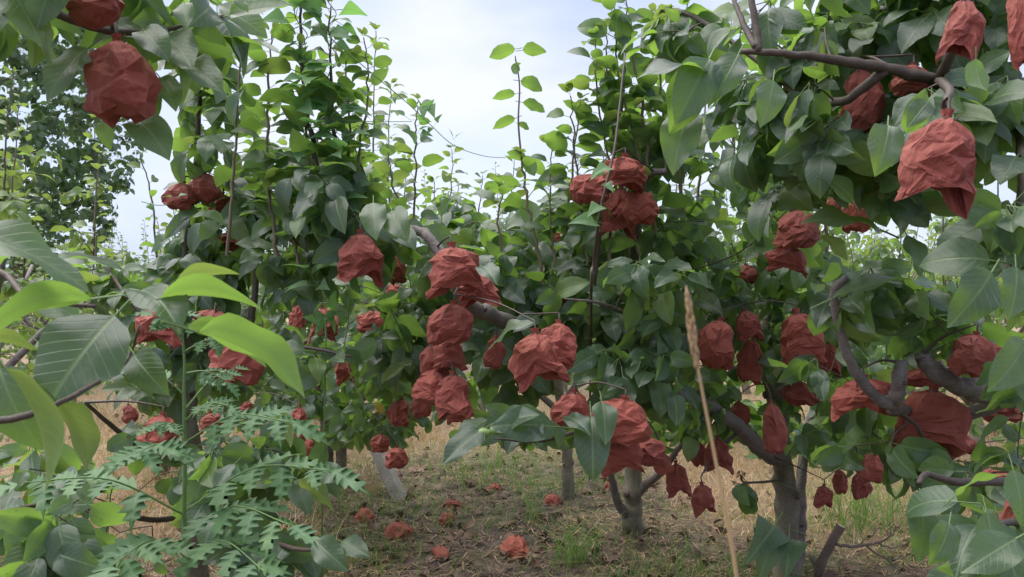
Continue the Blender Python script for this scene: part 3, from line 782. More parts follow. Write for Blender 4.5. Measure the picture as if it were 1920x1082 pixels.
# --- the thick-trunked tree at right
b = G(1478, 1098)
A = Plant('pear_tree', b, 'thick-trunked pear tree with a grey limb slanting up left, in the right half', 'tree', GRP)
A.center = P(1440, 560, 3.6)
tA = limb(A, 'trunk', [b + [0, 0, -.05], P(1474, 985, 3.22), P(1470, 900, 3.2), P(1462, 820, 3.16), P(1450, 700, 3.15), P(1441, 590, 3.18), P(1430, 480, 3.2), P(1402, 400, 3.25), P(1380, 300, 3.3)], .052, .022, M_BARK, 18, .05, 7, .25)
limb(A, 'limb', [P(1466, 860, 3.16), P(1430, 845, 3.08), P(1390, 805, 2.98), P(1335, 765, 2.85), P(1285, 742, 2.72), P(1235, 720, 2.6)], .036, .018, M_LIMB, 14, .06, 4)
limb(A, 'limb', [b + [.03, .02, -.05], P(1498, 1000, 3.28), P(1502, 900, 3.3), P(1512, 820, 3.35), P(1540, 720, 3.4)], .032, .014, M_LIMB, 10, .06, 2)
limb(A, 'limb', [P(1450, 720, 3.15), P(1480, 680, 3.05), P(1520, 590, 2.9), P(1560, 500, 2.8)], .03, .010, M_LIMB, 10)
limb(A, 'limb', [P(1436, 520, 3.18), P(1370, 500, 3.0), P(1300, 470, 2.85), P(1220, 400, 2.7)], .022, .008, M_LIMB, 9)
limb(A, 'limb', [P(1430, 490, 3.2), P(1470, 430, 3.1), P(1500, 330, 3.05)], .02, .008, M_LIMB, 9)
limb(A, 'limb', [P(1390, 805, 2.98), P(1340, 850, 2.9), P(1320, 885, 2.6)], .009, .004, M_TWIG, 7)
limb(A, 'limb', [P(1470, 900, 3.2), P(1400, 905, 2.9), P(1388, 890, 2.7)], .006, .003, M_TWIG, 6)
hangers(A, hangA)
for q in [(1350, 470, 2.9, 110, 110, .35, 38), (1400, 620, 3.0, 110, 80, .35, 30), (1330, 760, 3.05, 80, 50, .25, 13), (1530, 560, 3.0, 100, 140, .35, 40), (1560, 790, 3.1, 110, 80, .3, 26),
          (1400, 925, 2.6, 45, 40, .08, 5), (1460, 330, 3.0, 120, 110, .3, 26), (1290, 640, 2.9, 60, 90, .3, 12), (1640, 650, 3.3, 120, 130, .4, 26), (1480, 860, 3.5, 90, 50, .2, 10), (1400, 790, 3.5, 130, 60, .25, 16), (1640, 800, 3.4, 110, 70, .3, 16)]: blob(A, *q)
for (x0, y0, x1, y1, d) in [(1480, 420, 1462, 60, 3.1), (1440, 380, 1450, 20, 3.3), (1550, 500, 1548, 120, 3.0), (1300, 460, 1330, 120, 3.0), (1375, 300, 1372, 30, 3.3)]:
    shoot(A, [P(x0, y0, d), P((x0 + x1) / 2 + rng.uniform(-8, 8), (y0 + y1) / 2, d), P(x1, y1, d + .05)], .008)

# --- the middle tree
b = G(1188, 1008)
B = Plant('pear_tree', b, 'pear tree with a short bare trunk forking low into three, in the middle', 'tree', GRP)
B.center = P(1050, 560, 3.2)
limb(B, 'trunk', [b + [0, 0, -.05], P(1186, 960, 3.85), P(1186, 900, 3.84), P(1188, 840, 3.8), P(1178, 760, 3.65), P(1150, 680, 3.3), P(1130, 600, 3.1), P(1150, 480, 3.0)], .053, .022, M_BARK, 18, .05, 6, .3)
limb(B, 'limb', [P(1178, 965, 3.84), P(1160, 945, 3.8), P(1148, 905, 3.7), P(1142, 860, 3.6), P(1120, 780, 3.4)], .026, .012, M_LIMB, 10, .06, 2)
limb(B, 'limb', [P(1196, 925, 3.84), P(1215, 905, 3.78), P(1240, 885, 3.6), P(1265, 850, 3.4), P(1310, 790, 3.2)], .025, .012, M_LIMB, 12, .06, 2)
limb(B, 'limb', [P(1165, 720, 3.45), P(1110, 670, 3.0), P(1040, 625, 2.6), P(960, 606, 2.3), P(915, 588, 2.15), P(880, 572, 2.05), P(850, 520, 2.0), P(826, 476, 2.02), P(803, 444, 2.05), P(780, 432, 2.1), P(710, 424, 2.2), P(640, 425, 2.25), P(580, 440, 2.3)], .030, .007, M_LIMB, 12, .08, 9, sub=7)
limb(B, 'limb', [P(1135, 620, 3.1), P(1180, 520, 2.7), P(1195, 420, 2.45), P(1210, 335, 2.35), P(1250, 320, 2.3)], .026, .009, M_LIMB, 10, .07, 3)
limb(B, 'limb', [P(1150, 700, 3.3), P(1170, 640, 2.8), P(1185, 600, 2.4), P(1130, 570, 2.1), P(1060, 560, 2.0)], .016, .002, M_LIMB, 9)
limb(B, 'limb', [P(1200, 800, 3.3), P(1190, 770, 2.6), P(1170, 785, 2.1), P(1090, 806, 1.85), P(1010, 828, 1.75), P(925, 822, 1.7)], .012, .0018, M_TWIG, 8)
hangers(B, hangB)
for q in [(590, 350, 2.2, 85, 80, .2, 15), (480, 350, 2.6, 60, 70, .2, 8), (660, 340, 2.6, 60, 50, .2, 6), (675, 420, 2.25, 115, 60, .2, 24), (560, 500, 2.4, 90, 55, .25, 13), (770, 620, 2.6, 80, 110, .25, 24),
          (905, 480, 2.6, 110, 75, .3, 30), (1010, 440, 2.8, 90, 80, .3, 26), (1120, 420, 2.8, 110, 100, .3, 36), (960, 650, 2.5, 90, 90, .25, 22),
          (1090, 560, 2.5, 130, 90, .3, 42), (1210, 600, 2.5, 100, 110, .3, 34), (1190, 690, 2.15, 100, 45, .15, 12), (870, 700, 2.8, 80, 70, .25, 14),
          (1000, 790, 1.85, 90, 22, .08, 6), (1100, 790, 1.9, 60, 40, .1, 7), (1260, 790, 2.9, 60, 70, .2, 11), (1215, 260, 2.6, 100, 90, .25, 20), (1290, 430, 2.7, 90, 90, .3, 22),
          (700, 560, 2.6, 80, 70, .2, 9), (1240, 520, 2.2, 80, 60, .15, 9), (870, 415, 2.9, 80, 45, .25, 12)]: blob(B, *q)
HS = np.array([0, -.75, .65]); HU = np.array([.1, .8, .6])
# the long shoot standing free against the sky, its leaves set as they are seen
shoot(B, [P(1028, 600, 2.4), P(1012, 480, 2.42), P(990, 380, 2.45), P(978, 300, 2.46)], .0065, .004, gap=.06, grow=0)
sh = catmull([P(978, 300, 2.46), P(972, 230, 2.46), P(974, 160, 2.47), P(966, 105, 2.47)], 8)
V, F = tube(sh, np.linspace(.004, .002, len(sh)), 6, .06); link('shoot', mesh_tri('shoot', V, F, [M_SHOOT]), B.root)
for (x0, y0, x1, y1) in [(966, 92, 917, 108), (980, 94, 1025, 98), (966, 176, 922, 186), (976, 152, 1017, 171), (980, 192, 1022, 211), (966, 222, 923, 243), (972, 232, 992, 243),
                         (966, 118, 968, 140), (970, 122, 976, 118), (985, 292, 1003, 330), (975, 345, 915, 358), (985, 300, 950, 285)]:
    B.lv.hero(P(x0, y0, 2.46), P(x1, y1, 2.44), (rng.normal(0, .15), .75, .75), 'spur', int(rng.integers(12)))
for (pts, r_, s_) in [([(1112, 560), (1125, 430), (1150, 300), (1168, 180), (1172, 90)], .009, .095), ([(1140, 500), (1150, 300), (1140, 150), (1135, 60)], .006, .09),
                      ([(595, 430), (592, 300), (568, 160), (562, 30), (560, -60)], .010, .10), ([(640, 430), (628, 280), (622, 140), (618, 10)], .009, .10), ([(600, 420), (575, 250), (566, 90)], .006, .09),
                      ([(775, 430), (778, 330), (780, 240), (782, 190)], .004, .07), ([(520, 480), (500, 330), (505, 150), (510, 60)], .006, .085), ([(680, 420), (672, 300), (690, 170), (685, 70)], .005, .07),
                      ([(1215, 330), (1205, 200), (1180, 70), (1175, 0)], .006, .095), ([(1250, 320), (1240, 180), (1225, 30)], .006, .09), ([(1060, 440), (1075, 300), (1090, 190)], .005, .07),
                      ([(940, 470), (935, 400), (945, 350)], .004, .08), ([(1100, 500), (1090, 380), (1075, 260), (1070, 180)], .005, .10), ([(1200, 480), (1150, 330), (1120, 180), (1118, 70)], .005, .10), ([(1230, 440), (1200, 300), (1160, 140), (1150, -20)], .006, .115), ([(1040, 500), (1030, 380), (1035, 270)], .004, .085), ([(650, 420), (655, 250), (650, 110)], .005, .095), ([(780, 470), (740, 360), (728, 270)], .004, .08), ([(430, 480), (440, 300), (450, 120), (446, 20)], .005, .10), ([(1280, 400), (1265, 200), (1255, 40)], .006, .11), ([(560, 500), (545, 420), (540, 330)], .006, .085)]:
    shoot(B, [P(x, y, 2.35 if x > 700 else 2.15) for x, y in pts], r_, size=s_ * 1.15, young=.1, mat=M_TWIG if r_ > .008 else None)
for (x0, y0, x1, y1, w_) in [(905, 806, 830, 872, 0), (928, 800, 1012, 778, 1), (1000, 790, 1008, 838, 0), (1040, 800, 918, 800, 1), (1108, 780, 1112, 905, 0), (1128, 752, 1135, 835, 0), (1062, 782, 1108, 818, 0),
                             (930, 640, 1000, 605, 0), (735, 395, 765, 455, 0), (700, 380, 706, 452, 0), (905, 500, 932, 535, 0)]:
    B.lv.hero(P(x0, y0, 1.68), P(x1, y1, 1.62), HS + rng.normal(0, .2, 3), 'hero')
for (x, y) in ((908, 812), (932, 806)):
    c = P(x, y, 1.68); th = np.linspace(0, math.pi, 9); ph = np.arange(10) * 2 * math.pi / 10
    V = np.array([(.011 * math.sin(t_) * (1 - .25 * math.cos(t_)) * math.cos(p_), .011 * math.sin(t_) * (1 - .25 * math.cos(t_)) * math.sin(p_), .016 * math.cos(t_)) for t_ in th for p_ in ph])
    V = V[:, [2, 1, 0]] + c; F = [(k * 10 + q, k * 10 + (q + 1) % 10, (k + 1) * 10 + (q + 1) % 10, (k + 1) * 10 + q) for k in range(8) for q in range(10)]
    link('young_pear', mesh_tri('young_pear', V, F, [M_PEAR]), B.root)

# --- the slim tree behind the middle
b = G(1065, 934)
Gt = Plant('pear_tree', b, 'slim pear tree behind and left of the middle tree', 'tree', GRP)
Gt.center = P(1000, 600, 5)
limb(Gt, 'trunk', [b + [0, 0, -.05], P(1064, 880, 4.66), P(1058, 800, 4.65), P(1040, 700, 4.6), P(1000, 600, 4.6), P(980, 480, 4.6)], .040, .018, M_BARK, 12, .06, 2, .3)
limb(Gt, 'limb', [P(1052, 760, 4.65), P(1120, 660, 4.7), P(1180, 560, 4.7)], .02, .008, sides=8)
limb(Gt, 'limb', [P(1056, 780, 4.65), P(960, 690, 4.6), P(880, 600, 4.6), P(850, 500, 4.6)], .022, .008, sides=8)
hangers(Gt, hangG[:0])
for q in [(1000, 560, 4.7, 140, 150, .5, 50), (880, 560, 4.6, 90, 110, .5, 30), (1150, 560, 4.8, 100, 120, .4, 30), (900, 790, 4.8, 60, 50, .2, 8)]: blob(Gt, *q, young=.15)
for (x, y1, d) in [(900, 330, 4.6), (960, 300, 4.7), (1080, 300, 4.8), (1130, 260, 4.8), (855, 345, 4.7)]: shoot(Gt, [P(x, 500, d), P(x - 3, (500 + y1) / 2, d), P(x + 5, y1, d)], .008, young=.3, part=False)

# --- the rear tree with two trunks at left of centre
b = G(622, 912)
D = Plant('pear_tree', b, 'rear pear tree with two close upright trunks left of the leaning post', 'tree', GRP)
D.center = P(620, 620, 5.6)
limb(D, 'trunk', [b + [-.03, 0, -.05], P(612, 860, 5.0), P(608, 790, 4.95), P(590, 690, 4.8), P(560, 600, 4.6), P(540, 500, 4.5)], .046, .018, M_BARK, 14, .06, 3, .3)
limb(D, 'trunk', [b + [.06, 0, -.05], P(640, 850, 5.0), P(642, 780, 4.9), P(660, 690, 4.6), P(690, 600, 4.3), P(720, 520, 4.2)], .040, .016, M_BARK, 12, .06, 3, .3)
limb(D, 'limb', [P(612, 850, 5.0), P(580, 840, 4.6), P(545, 880, 4.2), P(520, 905, 4.0)], .02, .012, M_LIMB, 9)
limb(D, 'limb', [P(642, 790, 4.9), P(690, 740, 4.5), P(740, 700, 4.0), P(770, 650, 3.8)], .02, .008, M_LIMB, 9)
limb(D, 'limb', [P(605, 780, 4.95), P(540, 730, 4.4), P(480, 700, 4.0)], .02, .008, M_LIMB, 9)
hangers(D, hangD)
for q in [(600, 620, 4.2, 150, 140, .6, 80), (700, 760, 3.8, 110, 80, .4, 42), (540, 760, 4.0, 80, 80, .4, 26), (760, 600, 3.8, 90, 120, .4, 34), (640, 500, 4.2, 150, 70, .4, 34), (470, 700, 4.0, 80, 90, .4, 22), (690, 690, 3.3, 90, 60, .2, 16)]: blob(D, *q, young=.05)
for (x, y1, d, yg) in [(700, 60, 3.6, .2), (728, 160, 3.8, .7), (540, 250, 3.9, .6), (845, 280, 4.0, .9), (720, 330, 3.9, .9), (812, 340, 4.0, .3), (660, 200, 3.6, .4), (758, 300, 4.1, .8), (478, 200, 4.2, .5), (40, 110, 4.0, .1)][:9]:
    shoot(D, [P(x + 8, 520, d), P(x, (520 + y1) / 2, d), P(x + 4, y1, d)], .007, size=.105, young=yg, part=True)
D.lv.hero(P(705, 755, 3.2), P(722, 778, 3.2), (0, -1, .3), 'spur', mat=2)

# --- the left tree
b = G(368, 1180)
C = Plant('pear_tree', b, 'thin-trunked pear tree at left behind the compound leaved weed', 'tree', GRP)
C.center = P(400, 600, 3.0)
limb(C, 'trunk', [b + [0, 0, -.05], P(370, 1000, 2.5), P(366, 880, 2.5), P(352, 780, 2.5), P(360, 690, 2.5), P(350, 600, 2.5), P(345, 500, 2.5)], .036, .022, M_BARK, 14, .07, 4, .2)
limb(C, 'shoot', [P(347, 520, 2.5), P(352, 430, 2.45), P(366, 330, 2.4), P(372, 220, 2.35), P(378, 100, 2.3), P(382, -20, 2.3)], .012, .005, M_TWIG, 9)
limb(C, 'limb', [P(355, 860, 2.5), P(300, 845, 2.4), P(250, 830, 2.3), P(200, 790, 2.2), P(160, 755, 2.1)], .012, .005, M_TWIG, 9)
limb(C, 'limb', [P(368, 960, 2.5), P(300, 975, 2.2), P(200, 962, 1.9), P(100, 945, 1.5), P(0, 960, 1.3)], .010, .003, M_TWIG, 9)
limb(C, 'limb', [P(362, 740, 2.5), P(420, 690, 2.4), P(470, 600, 2.4), P(480, 480, 2.45), P(470, 330, 2.5)], .018, .006, M_TWIG, 9)
limb(C, 'limb', [P(370, 1000, 2.5), P(430, 965, 2.2), P(500, 1010, 1.95), P(560, 1030, 1.85), P(625, 1028, 1.8)], .012, .0035, M_TWIG, 8)
limb(C, 'limb', [P(350, 650, 2.5), P(300, 620, 2.4), P(240, 560, 2.4), P(200, 500, 2.5)], .014, .006, M_TWIG, 8)
limb(C, 'limb', [P(380, 690, 2.5), P(400, 640, 2.3), P(560, 650, 2.1), P(660, 668, 2.05)], .010, .003, M_TWIG, 8)
hangers(C, hangC)
for q in [(430, 390, 2.55, 90, 110, .25, 28), (330, 550, 2.5, 130, 60, .25, 22), (430, 660, 2.6, 120, 90, .25, 24), (270, 690, 2.5, 90, 50, .25, 10), (430, 840, 2.3, 90, 50, .15, 9), (250, 830, 2.2, 60, 40, .1, 4),
          (520, 1000, 2.0, 90, 50, .1, 6), (90, 960, 1.35, 100, 60, .12, 7, .095), (60, 1040, 1.3, 60, 30, .08, 3, .095), (60, 860, 1.8, 90, 40, .15, 6, .1), (210, 900, 2.0, 90, 50, .15, 8, .1), (400, 900, 2.0, 80, 70, .15, 12, .1), (230, 1020, 1.8, 110, 50, .15, 7, .1), (560, 850, 2.2, 60, 60, .1, 6, .1), (385, 210, 2.4, 60, 130, .15, 15), (400, 60, 2.35, 40, 60, .1, 5), (610, 640, 2.1, 60, 50, .1, 6), (520, 880, 2.1, 70, 50, .12, 6), (370, 470, 2.5, 70, 60, .2, 12), (180, 520, 2.6, 70, 50, .2, 8)]: blob(C, *q)
shoot(C, [P(352, 430, 2.45), P(366, 330, 2.4), P(372, 220, 2.35), P(378, 100, 2.3), P(382, -20, 2.3)], .004, part=False, size=.095, gap=.04)
shoot(C, [P(470, 430, 2.5), P(466, 330, 2.5), P(478, 250, 2.5)], .005, size=.09)
shoot(C, [P(185, 520, 2.7), P(178, 400, 2.7), P(188, 290, 2.7)], .004, size=.07, young=1., gap=.075)
shoot(C, [P(300, 520, 2.6), P(285, 380, 2.6), P(262, 290, 2.6)], .004, size=.07, young=.1, gap=.06)
for (x0, y0, x1, y1) in [(590, 1012, 655, 1072), (640, 1015, 695, 1045), (600, 890, 655, 890), (410, 960, 380, 1040), (440, 870, 400, 925)]: C.lv.hero(P(x0, y0, 1.75), P(x1, y1, 1.7), HS + rng.normal(0, .25, 3), 'hero')
C.lv.hero(P(470, 960, 1.7), P(455, 985, 1.7), (0, -1, .2), 'spur', mat=2)
for (x0, y0, x1, y1) in [(520, 770, 545, 840), (560, 900, 625, 960)]: C.lv.hero(P(x0, y0, 1.8), P(x1, y1, 1.8), HU, 'hero', mat=1)

# --- the tree whose twigs lean in from the left, close to the lens
b = np.array([-1.15, .75, 0])
Ft = Plant('pear_tree', b, 'pear tree just outside the left edge whose big close leaves and top bags lean in', 'tree', GRP)
Ft.center = P(-200, 300, 1.2)
limb(Ft, 'trunk', [b + [0, 0, -.05], b + [.02, 0, .5], b + [0, .02, 1.0], b + [.05, .1, 1.5], b + [.1, .2, 2.1]], .06, .03, M_BARK, 14, .05, 3, .3)
limb(Ft, 'limb', [b + [.06, .1, 1.52], P(-120, -60, 1.05), P(60, 5, .98), P(190, 55, 1.0), P(300, 58, 1.08), P(420, 30, 1.15)], .009, .003, M_TWIG, 9)
limb(Ft, 'limb', [b + [0, .02, 1.0], P(-200, 790, .75), P(-20, 790, .62), P(80, 768, .60), P(150, 735, .62), P(235, 680, .74), P(262, 610, .74)], .0046, .0010, M_TWIG, 9)
limb(Ft, 'limb', [b + [0, .02, 1.1], P(-150, 500, .75), P(60, 560, .66), P(180, 575, .66)], .004, .0016, M_TWIG, 8)
hangers(Ft, hangF)
for q in [(330, 30, 1.15, 100, 35, .08, 2), (40, 10, .98, 50, 40, .08, 2), (380, 100, 1.2, 40, 60, .1, 2), (380, 0, 1.15, 80, 30, .08, 2), (120, -90, 1.05, 200, 50, .15, 7)]: blob(Ft, *q, size=.10)  # last blob: unseen leaves above the frame, added for their shade
TOPN, UND = HS, HU
for (x0, y0, x1, y1, d0, d1, n_, m_) in [
    (215, 592, 88, 768, .70, .66, (0, -.9, .5), 0), (372, 622, 572, 748, .60, .60, (-.25, .55, .9), 2), (352, 612, 500, 690, .66, .68, (-.2, .5, 1), 2), (300, 560, 492, 582, .68, .7, (.05, .35, 1), 2),
    (172, 560, -40, 640, .58, .55, (.1, .5, 1), 2), (-60, 430, 168, 548, .56, .60, (.1, -.5, .9), 0), (-50, 520, 110, 470, .62, .62, (0, -.2, 1), 0), (150, 600, 20, 560, .72, .70, (0, -.6, .8), 0), (70, 640, 150, 705, .76, .76, (0, -.8, .6), 0), (105, 488, 236, 512, .75, .78, (0, -.3, 1), 0), (108, 755, 160, 882, .66, .68, (.2, .9, .4), 1),
    (10, 690, 84, 925, .52, .52, (.7, .6, .3), 1), (0, 690, 82, 845, .66, .66, (0, -.9, .4), 0), (262, 545, 338, 628, .70, .66, (.5, -.6, .6), 0), (252, 665, 318, 742, .72, .70, (-.2, -.8, .5), 0),
    (-30, 640, 95, 680, .75, .75, (0, .4, 1), 1), (320, 545, 450, 515, .76, .80, (0, .4, 1), 1), (165, 90, 88, 196, 1.0, .98, (0, -.9, .5), 0), (20, -20, 80, 88, .9, .9, (.2, -.8, .5), 0), (60, 60, 60, 130, 1.05, 1.05, (0, .9, .3), 1),
    (270, 55, 318, 118, 1.0, .98, (0, -.8, .5), 0), (305, 62, 362, 130, 1.05, 1.0, (.2, -.8, .5), 0), (335, 112, 418, 176, 1.05, 1.02, (0, -.6, .9), 0), (345, 95, 445, 122, 1.1, 1.1, (0, .3, 1), 0), (255, 225, 318, 302, 1.04, 1.0, (.3, -.8, .5), 0),
    (240, 228, 268, 272, 1.05, 1.05, (0, .9, .4), 1), (195, 225, 208, 282, 1.06, 1.06, (0, -.9, .4), 0), (300, 145, 330, 210, 1.08, 1.06, (.4, -.8, .3), 0), (345, 5, 350, 55, 1.0, .98, (0, -.9, .5), 0), (425, -10, 466, 24, 1.1, 1.1, (.4, -.6, .5), 0), (280, 150, 292, 230, 1.08, 1.06, (0, -.9, .3), 0)]:
    Ft.lv.hero(P(x0, y0, d0), P(x1, y1, d1), n_, ('broad' if x0 == 215 else 'fold') if m_ or x0 == 215 else 'hero', mat=0 if m_ == 2 else m_)

# --- the tree whose limbs come in from the right
b = np.array([1.95, 2.05, 0])
E = Plant('pear_tree', b, 'pear tree just outside the right edge with a gnarled grey limb and dark overhanging crown', 'tree', GRP)
E.center = P(1850, 330, 2.1)
limb(E, 'trunk', [b + [0, 0, -.05], b + [0, 0, .5], b + [-.05, -.02, 1.0], b + [-.02, -.1, 1.5], b + [-.05, -.2, 2.1]], .085, .04, M_BARK, 16, .05, 4, .3)
limb(E, 'limb', [b + [-.03, 0, .9], P(2060, 790, 2.0), P(1960, 760, 1.9), P(1895, 742, 1.82), P(1850, 738, 1.78), P(1790, 720, 1.76), P(1748, 690, 1.75), P(1728, 668, 1.76)], .034, .018, M_LIMB, 14, .10, 8)
limb(E, 'limb', [P(1900, 745, 1.82), P(1800, 780, 1.9), P(1700, 770, 1.85), P(1672, 760, 1.76), P(1640, 742, 1.74), P(1606, 700, 1.72), P(1580, 640, 1.7), P(1568, 590, 1.68), P(1565, 545, 1.66), P(1590, 520, 1.64)], .018, .008, M_LIMB, 12, .07, 3)
limb(E, 'limb', [P(1678, 768, 1.78), P(1682, 740, 1.74), P(1686, 705, 1.72), P(1690, 680, 1.74)], .019, .014, M_LIMB, 12, .07, 1)
limb(E, 'limb', [b + [-.05, -.18, 2.0], P(2050, 120, 1.6), P(1900, 160, 1.45), P(1760, 150, 1.38), P(1660, 128, 1.35), P(1560, 112, 1.33), P(1470, 100, 1.33), P(1390, 96, 1.35)], .017, .005, M_TWIG, 11, .06, 3, sub=7)
limb(E, 'limb', [P(1422, 98, 1.34), P(1418, 50, 1.35), P(1408, -10, 1.36), P(1400, -80, 1.4)], .008, .005, M_TWIG, 8)
limb(E, 'limb', [P(1418, 90, 1.34), P(1392, 40, 1.38), P(1372, -10, 1.42)], .007, .004, M_TWIG, 8)
limb(E, 'limb', [P(1660, 130, 1.35), P(1580, 190, 1.4), P(1500, 180, 1.5), P(1440, 130, 1.6), P(1300, 30, 1.75), P(1230, 20, 1.85)], .010, .004, M_TWIG, 8)
limb(E, 'limb', [P(1900, 160, 1.45), P(1920, 320, 1.3), P(1900, 470, 1.2), P(1885, 520, 1.15)], .012, .004, M_TWIG, 8)
limb(E, 'limb', [P(1760, 150, 1.38), P(1800, 60, 1.1), P(1830, -40, 1.05)], .010, .005, M_TWIG, 8)
limb(E, 'limb', [P(1760, 150, 1.38), P(1780, 170, 1.1), P(1770, 200, 1.02)], .009, .004, M_TWIG, 8)
limb(E, 'limb', [b + [0, 0, .7], P(2000, 900, 1.6), P(1900, 900, 1.4), P(1800, 905, 1.3), P(1740, 890, 1.25), P(1722, 905, 1.22)], .012, .004, M_TWIG, 8)
limb(E, 'limb', [b + [0, 0, .55], P(2000, 1000, 1.3), P(1900, 980, 1.15), P(1860, 990, 1.1)], .010, .004, M_TWIG, 8)
limb(E, 'limb', [P(1640, 745, 1.74), P(1720, 800, 1.8), P(1745, 880, 1.85)], .006, .003, M_TWIG, 7)
hangers(E, hangE)
OPEN += [(1130, 60, 1200, 300, .4)]
for q in [(1560, 50, 1.6, 200, 70, .25, 13), (1420, 190, 1.6, 90, 100, .2, 8), (1600, 270, 1.6, 150, 110, .25, 17), (1780, 190, 1.45, 120, 120, .25, 14), (1880, 230, 1.4, 60, 160, .2, 7), (1500, 320, 1.8, 100, 60, .2, 7),
          (1620, 540, 1.75, 110, 50, .12, 7), (1780, 610, 1.9, 100, 60, .12, 7), (1890, 470, 1.2, 40, 130, .1, 4), (1650, 860, 1.9, 90, 60, .15, 8), (1850, 850, 1.6, 80, 60, .15, 7),
          (1870, 990, 1.15, 50, 80, .1, 4), (1560, 720, 2.0, 80, 80, .15, 6), (1720, -60, 1.5, 250, 60, .3, 14), (1280, 60, 1.8, 80, 50, .1, 7), (1640, 330, 1.45, 60, 60, .15, 3), (1900, 640, 1.5, 60, 80, .1, 4), (1520, 180, 1.5, 90, 80, .15, 5), (1720, 560, 1.9, 130, 60, .15, 6), (1800,30,1.5,130,80,.15,8),  # the blob above the frame is unseen foliage, added to block light
          (1500, 240, 2.3, 220, 220, .3, 26)]: blob(E, *(q[:6] + (int(q[6] * 1.5),)), size=.098)
for (x0, y0, x1, y1, d0, n_, m_) in [(1665, 235, 1640, 332, 1.05, (0, -.9, .5), 0), (1450, 150, 1425, 240, 1.25, (.2, -.9, .5), 0), (1700, 250, 1735, 165, 1.1, (0, -.9, .2), 0), (1740, 190, 1700, 240, 1.05, (0, -.9, .5), 0), (1830, 110, 1850, 170, .95, (0, .8, .5), 0),
    (1650, 430, 1500, 420, 1.5, (0, -.5, .9), 0), (1330, 130, 1190, 150, 1.3, (0, -.5, 1), 0), (1330, 110, 1265, 235, 1.3, (.2, -.8, .5), 0), (1290, 140, 1255, 255, 1.35, (.3, -.8, .4), 0), (1385, 100, 1340, 190, 1.3, (0, -.9, .5), 0),
    (1728, 945, 1722, 1055, 1.2, (0, -.9, .2), 0), (1780, 980, 1740, 1060, 1.0, (.2, -.8, .5), 0), (1850, 960, 1862, 1075, 1.0, (0, -.9, .4), 0), (1900, 880, 1915, 990, 1.0, (0, -.9, .4), 0), (1790, 930, 1890, 890, 1.05, (0, .5, 1), 0), (1905, 1010, 1800, 1075, .95, (0, -.7, .7), 0),
    (1860, 510, 1775, 615, 1.1, (.3, -.8, .5), 0), (1905, 500, 1890, 600, 1.0, (0, -.9, .3), 0), (1925, 640, 1850, 735, 1.1, (.3, -.8, .5), 0), (1700, 440, 1725, 520, 1.5, (0, -.3, .9), 0), (1560, 560, 1720, 525, 1.6, (0, -.2, 1), 0), (1540, 440, 1590, 490, 1.6, (0, .4, 1), 1),
    (1600, 380, 1530, 330, 1.4, (0, -.8, .5), 0), (1290, 200, 1262, 330, 1.35, (-.2, -.8, .4), 0)]:
    E.lv.hero(P(x0, y0, d0), P(x1, y1, d0 - .02), n_, 'hero', mat=m_)

# --- smaller near trees at the sides: the young bright one at far left and one at right
def generic_tree(x, y, h, seed, label, nl=900, young=.15, spread=1.2, size=.095, kind='mid', shoots=8, limit=300, low=.62, hosts=None, parts=True):
    r = np.random.default_rng(seed); b = np.array([x, y, 0.])
    t = Plant('pear_tree', b, label, 'tree', GRP); t.limit = limit; t.center = b + [0, 0, h * .5]
    lean = r.normal(0, .08, 2)
    fork = np.array([x + lean[0], y + lean[1], h * .3])
    limb(t, 'trunk', [b - [0, 0, .05], b + [lean[0] * .5, lean[1] * .5, h * .15], fork, fork + [lean[0], lean[1], h * .25]], .055, .03, M_BARK, 10, .06, 0, .3, 4)
    ends = []
    nb = 6; a0 = r.uniform(0, 6.28)
    for k in range(nb):
        an = a0 + k * 6.283 / nb + r.normal(0, .2); sp_ = spread * r.uniform(.7, 1.0)
        e1 = fork + np.array([math.cos(an) * sp_ * .5, math.sin(an) * sp_ * .5, h * .16]); e2 = fork + np.array([math.cos(an) * sp_, math.sin(an) * sp_, h * r.uniform(.22, .42)])
        limb(t, 'limb', [fork, e1, e2], .024, .009, M_LIMB, 7, .05, 0, 0, 4); ends.append((e1, e2))
    if hosts: hangers(t, hosts)
    ncl = nl // 8
    for _ in range(ncl):
        v = r.normal(0, 1, 3); v /= np.linalg.norm(v); rad = r.uniform(.45, 1.0) ** .6
        p = b + np.array([0, 0, h * .54]) + v * np.array([spread * 1.08, spread * 1.08, h * .40]) * rad
        if p[2] < .36: continue
        if blocked(p) and r.random() < .85: continue
        cluster(t, p, size, 8, kind, young)
    for k in range(shoots):
        e1, e2 = ends[k % nb]; s0 = e1 + (e2 - e1) * r.uniform(0, 1); hh = h * r.uniform(.30, .60)
        if parts and k < 3: shoot(t, [s0, s0 + [r.normal(0, .03), r.normal(0, .03), hh * .5], s0 + [r.normal(0, .06), r.normal(0, .06), hh]], .006, size=size * .85, young=min(1, young + .35), kind=kind, gap=.05)
        else: shoot(t, [s0, s0 + [r.normal(0, .03), r.normal(0, .03), hh * .5], s0 + [r.normal(0, .06), r.normal(0, .06), hh]], .006, size=size * .85, young=min(1, young + .35), kind=kind, gap=.05, part=False)
    return t
OPEN[:] = [(770, 815, 850, 900, .6), (300, 300, 420, 420, .6)]
generic_tree(-2.6, 3.6, 2.25, 11, 'young bright green pear tree at the left edge before the tall poplar', 700, .85, .75, .085, 'spur', 9)
gR = generic_tree(2.75, 4.5, 1.9, 12, 'pear tree behind the gnarled limb at the right edge, over straw', 900, .3, .85, .09, 'spur', 8, hosts=hangR)
gL = generic_tree(-2.45, 5.4, 1.75, 13, 'low pear tree behind the left thin trunk, over straw', 900, .35, .9, .09, 'spur', 5, hosts=hangG)
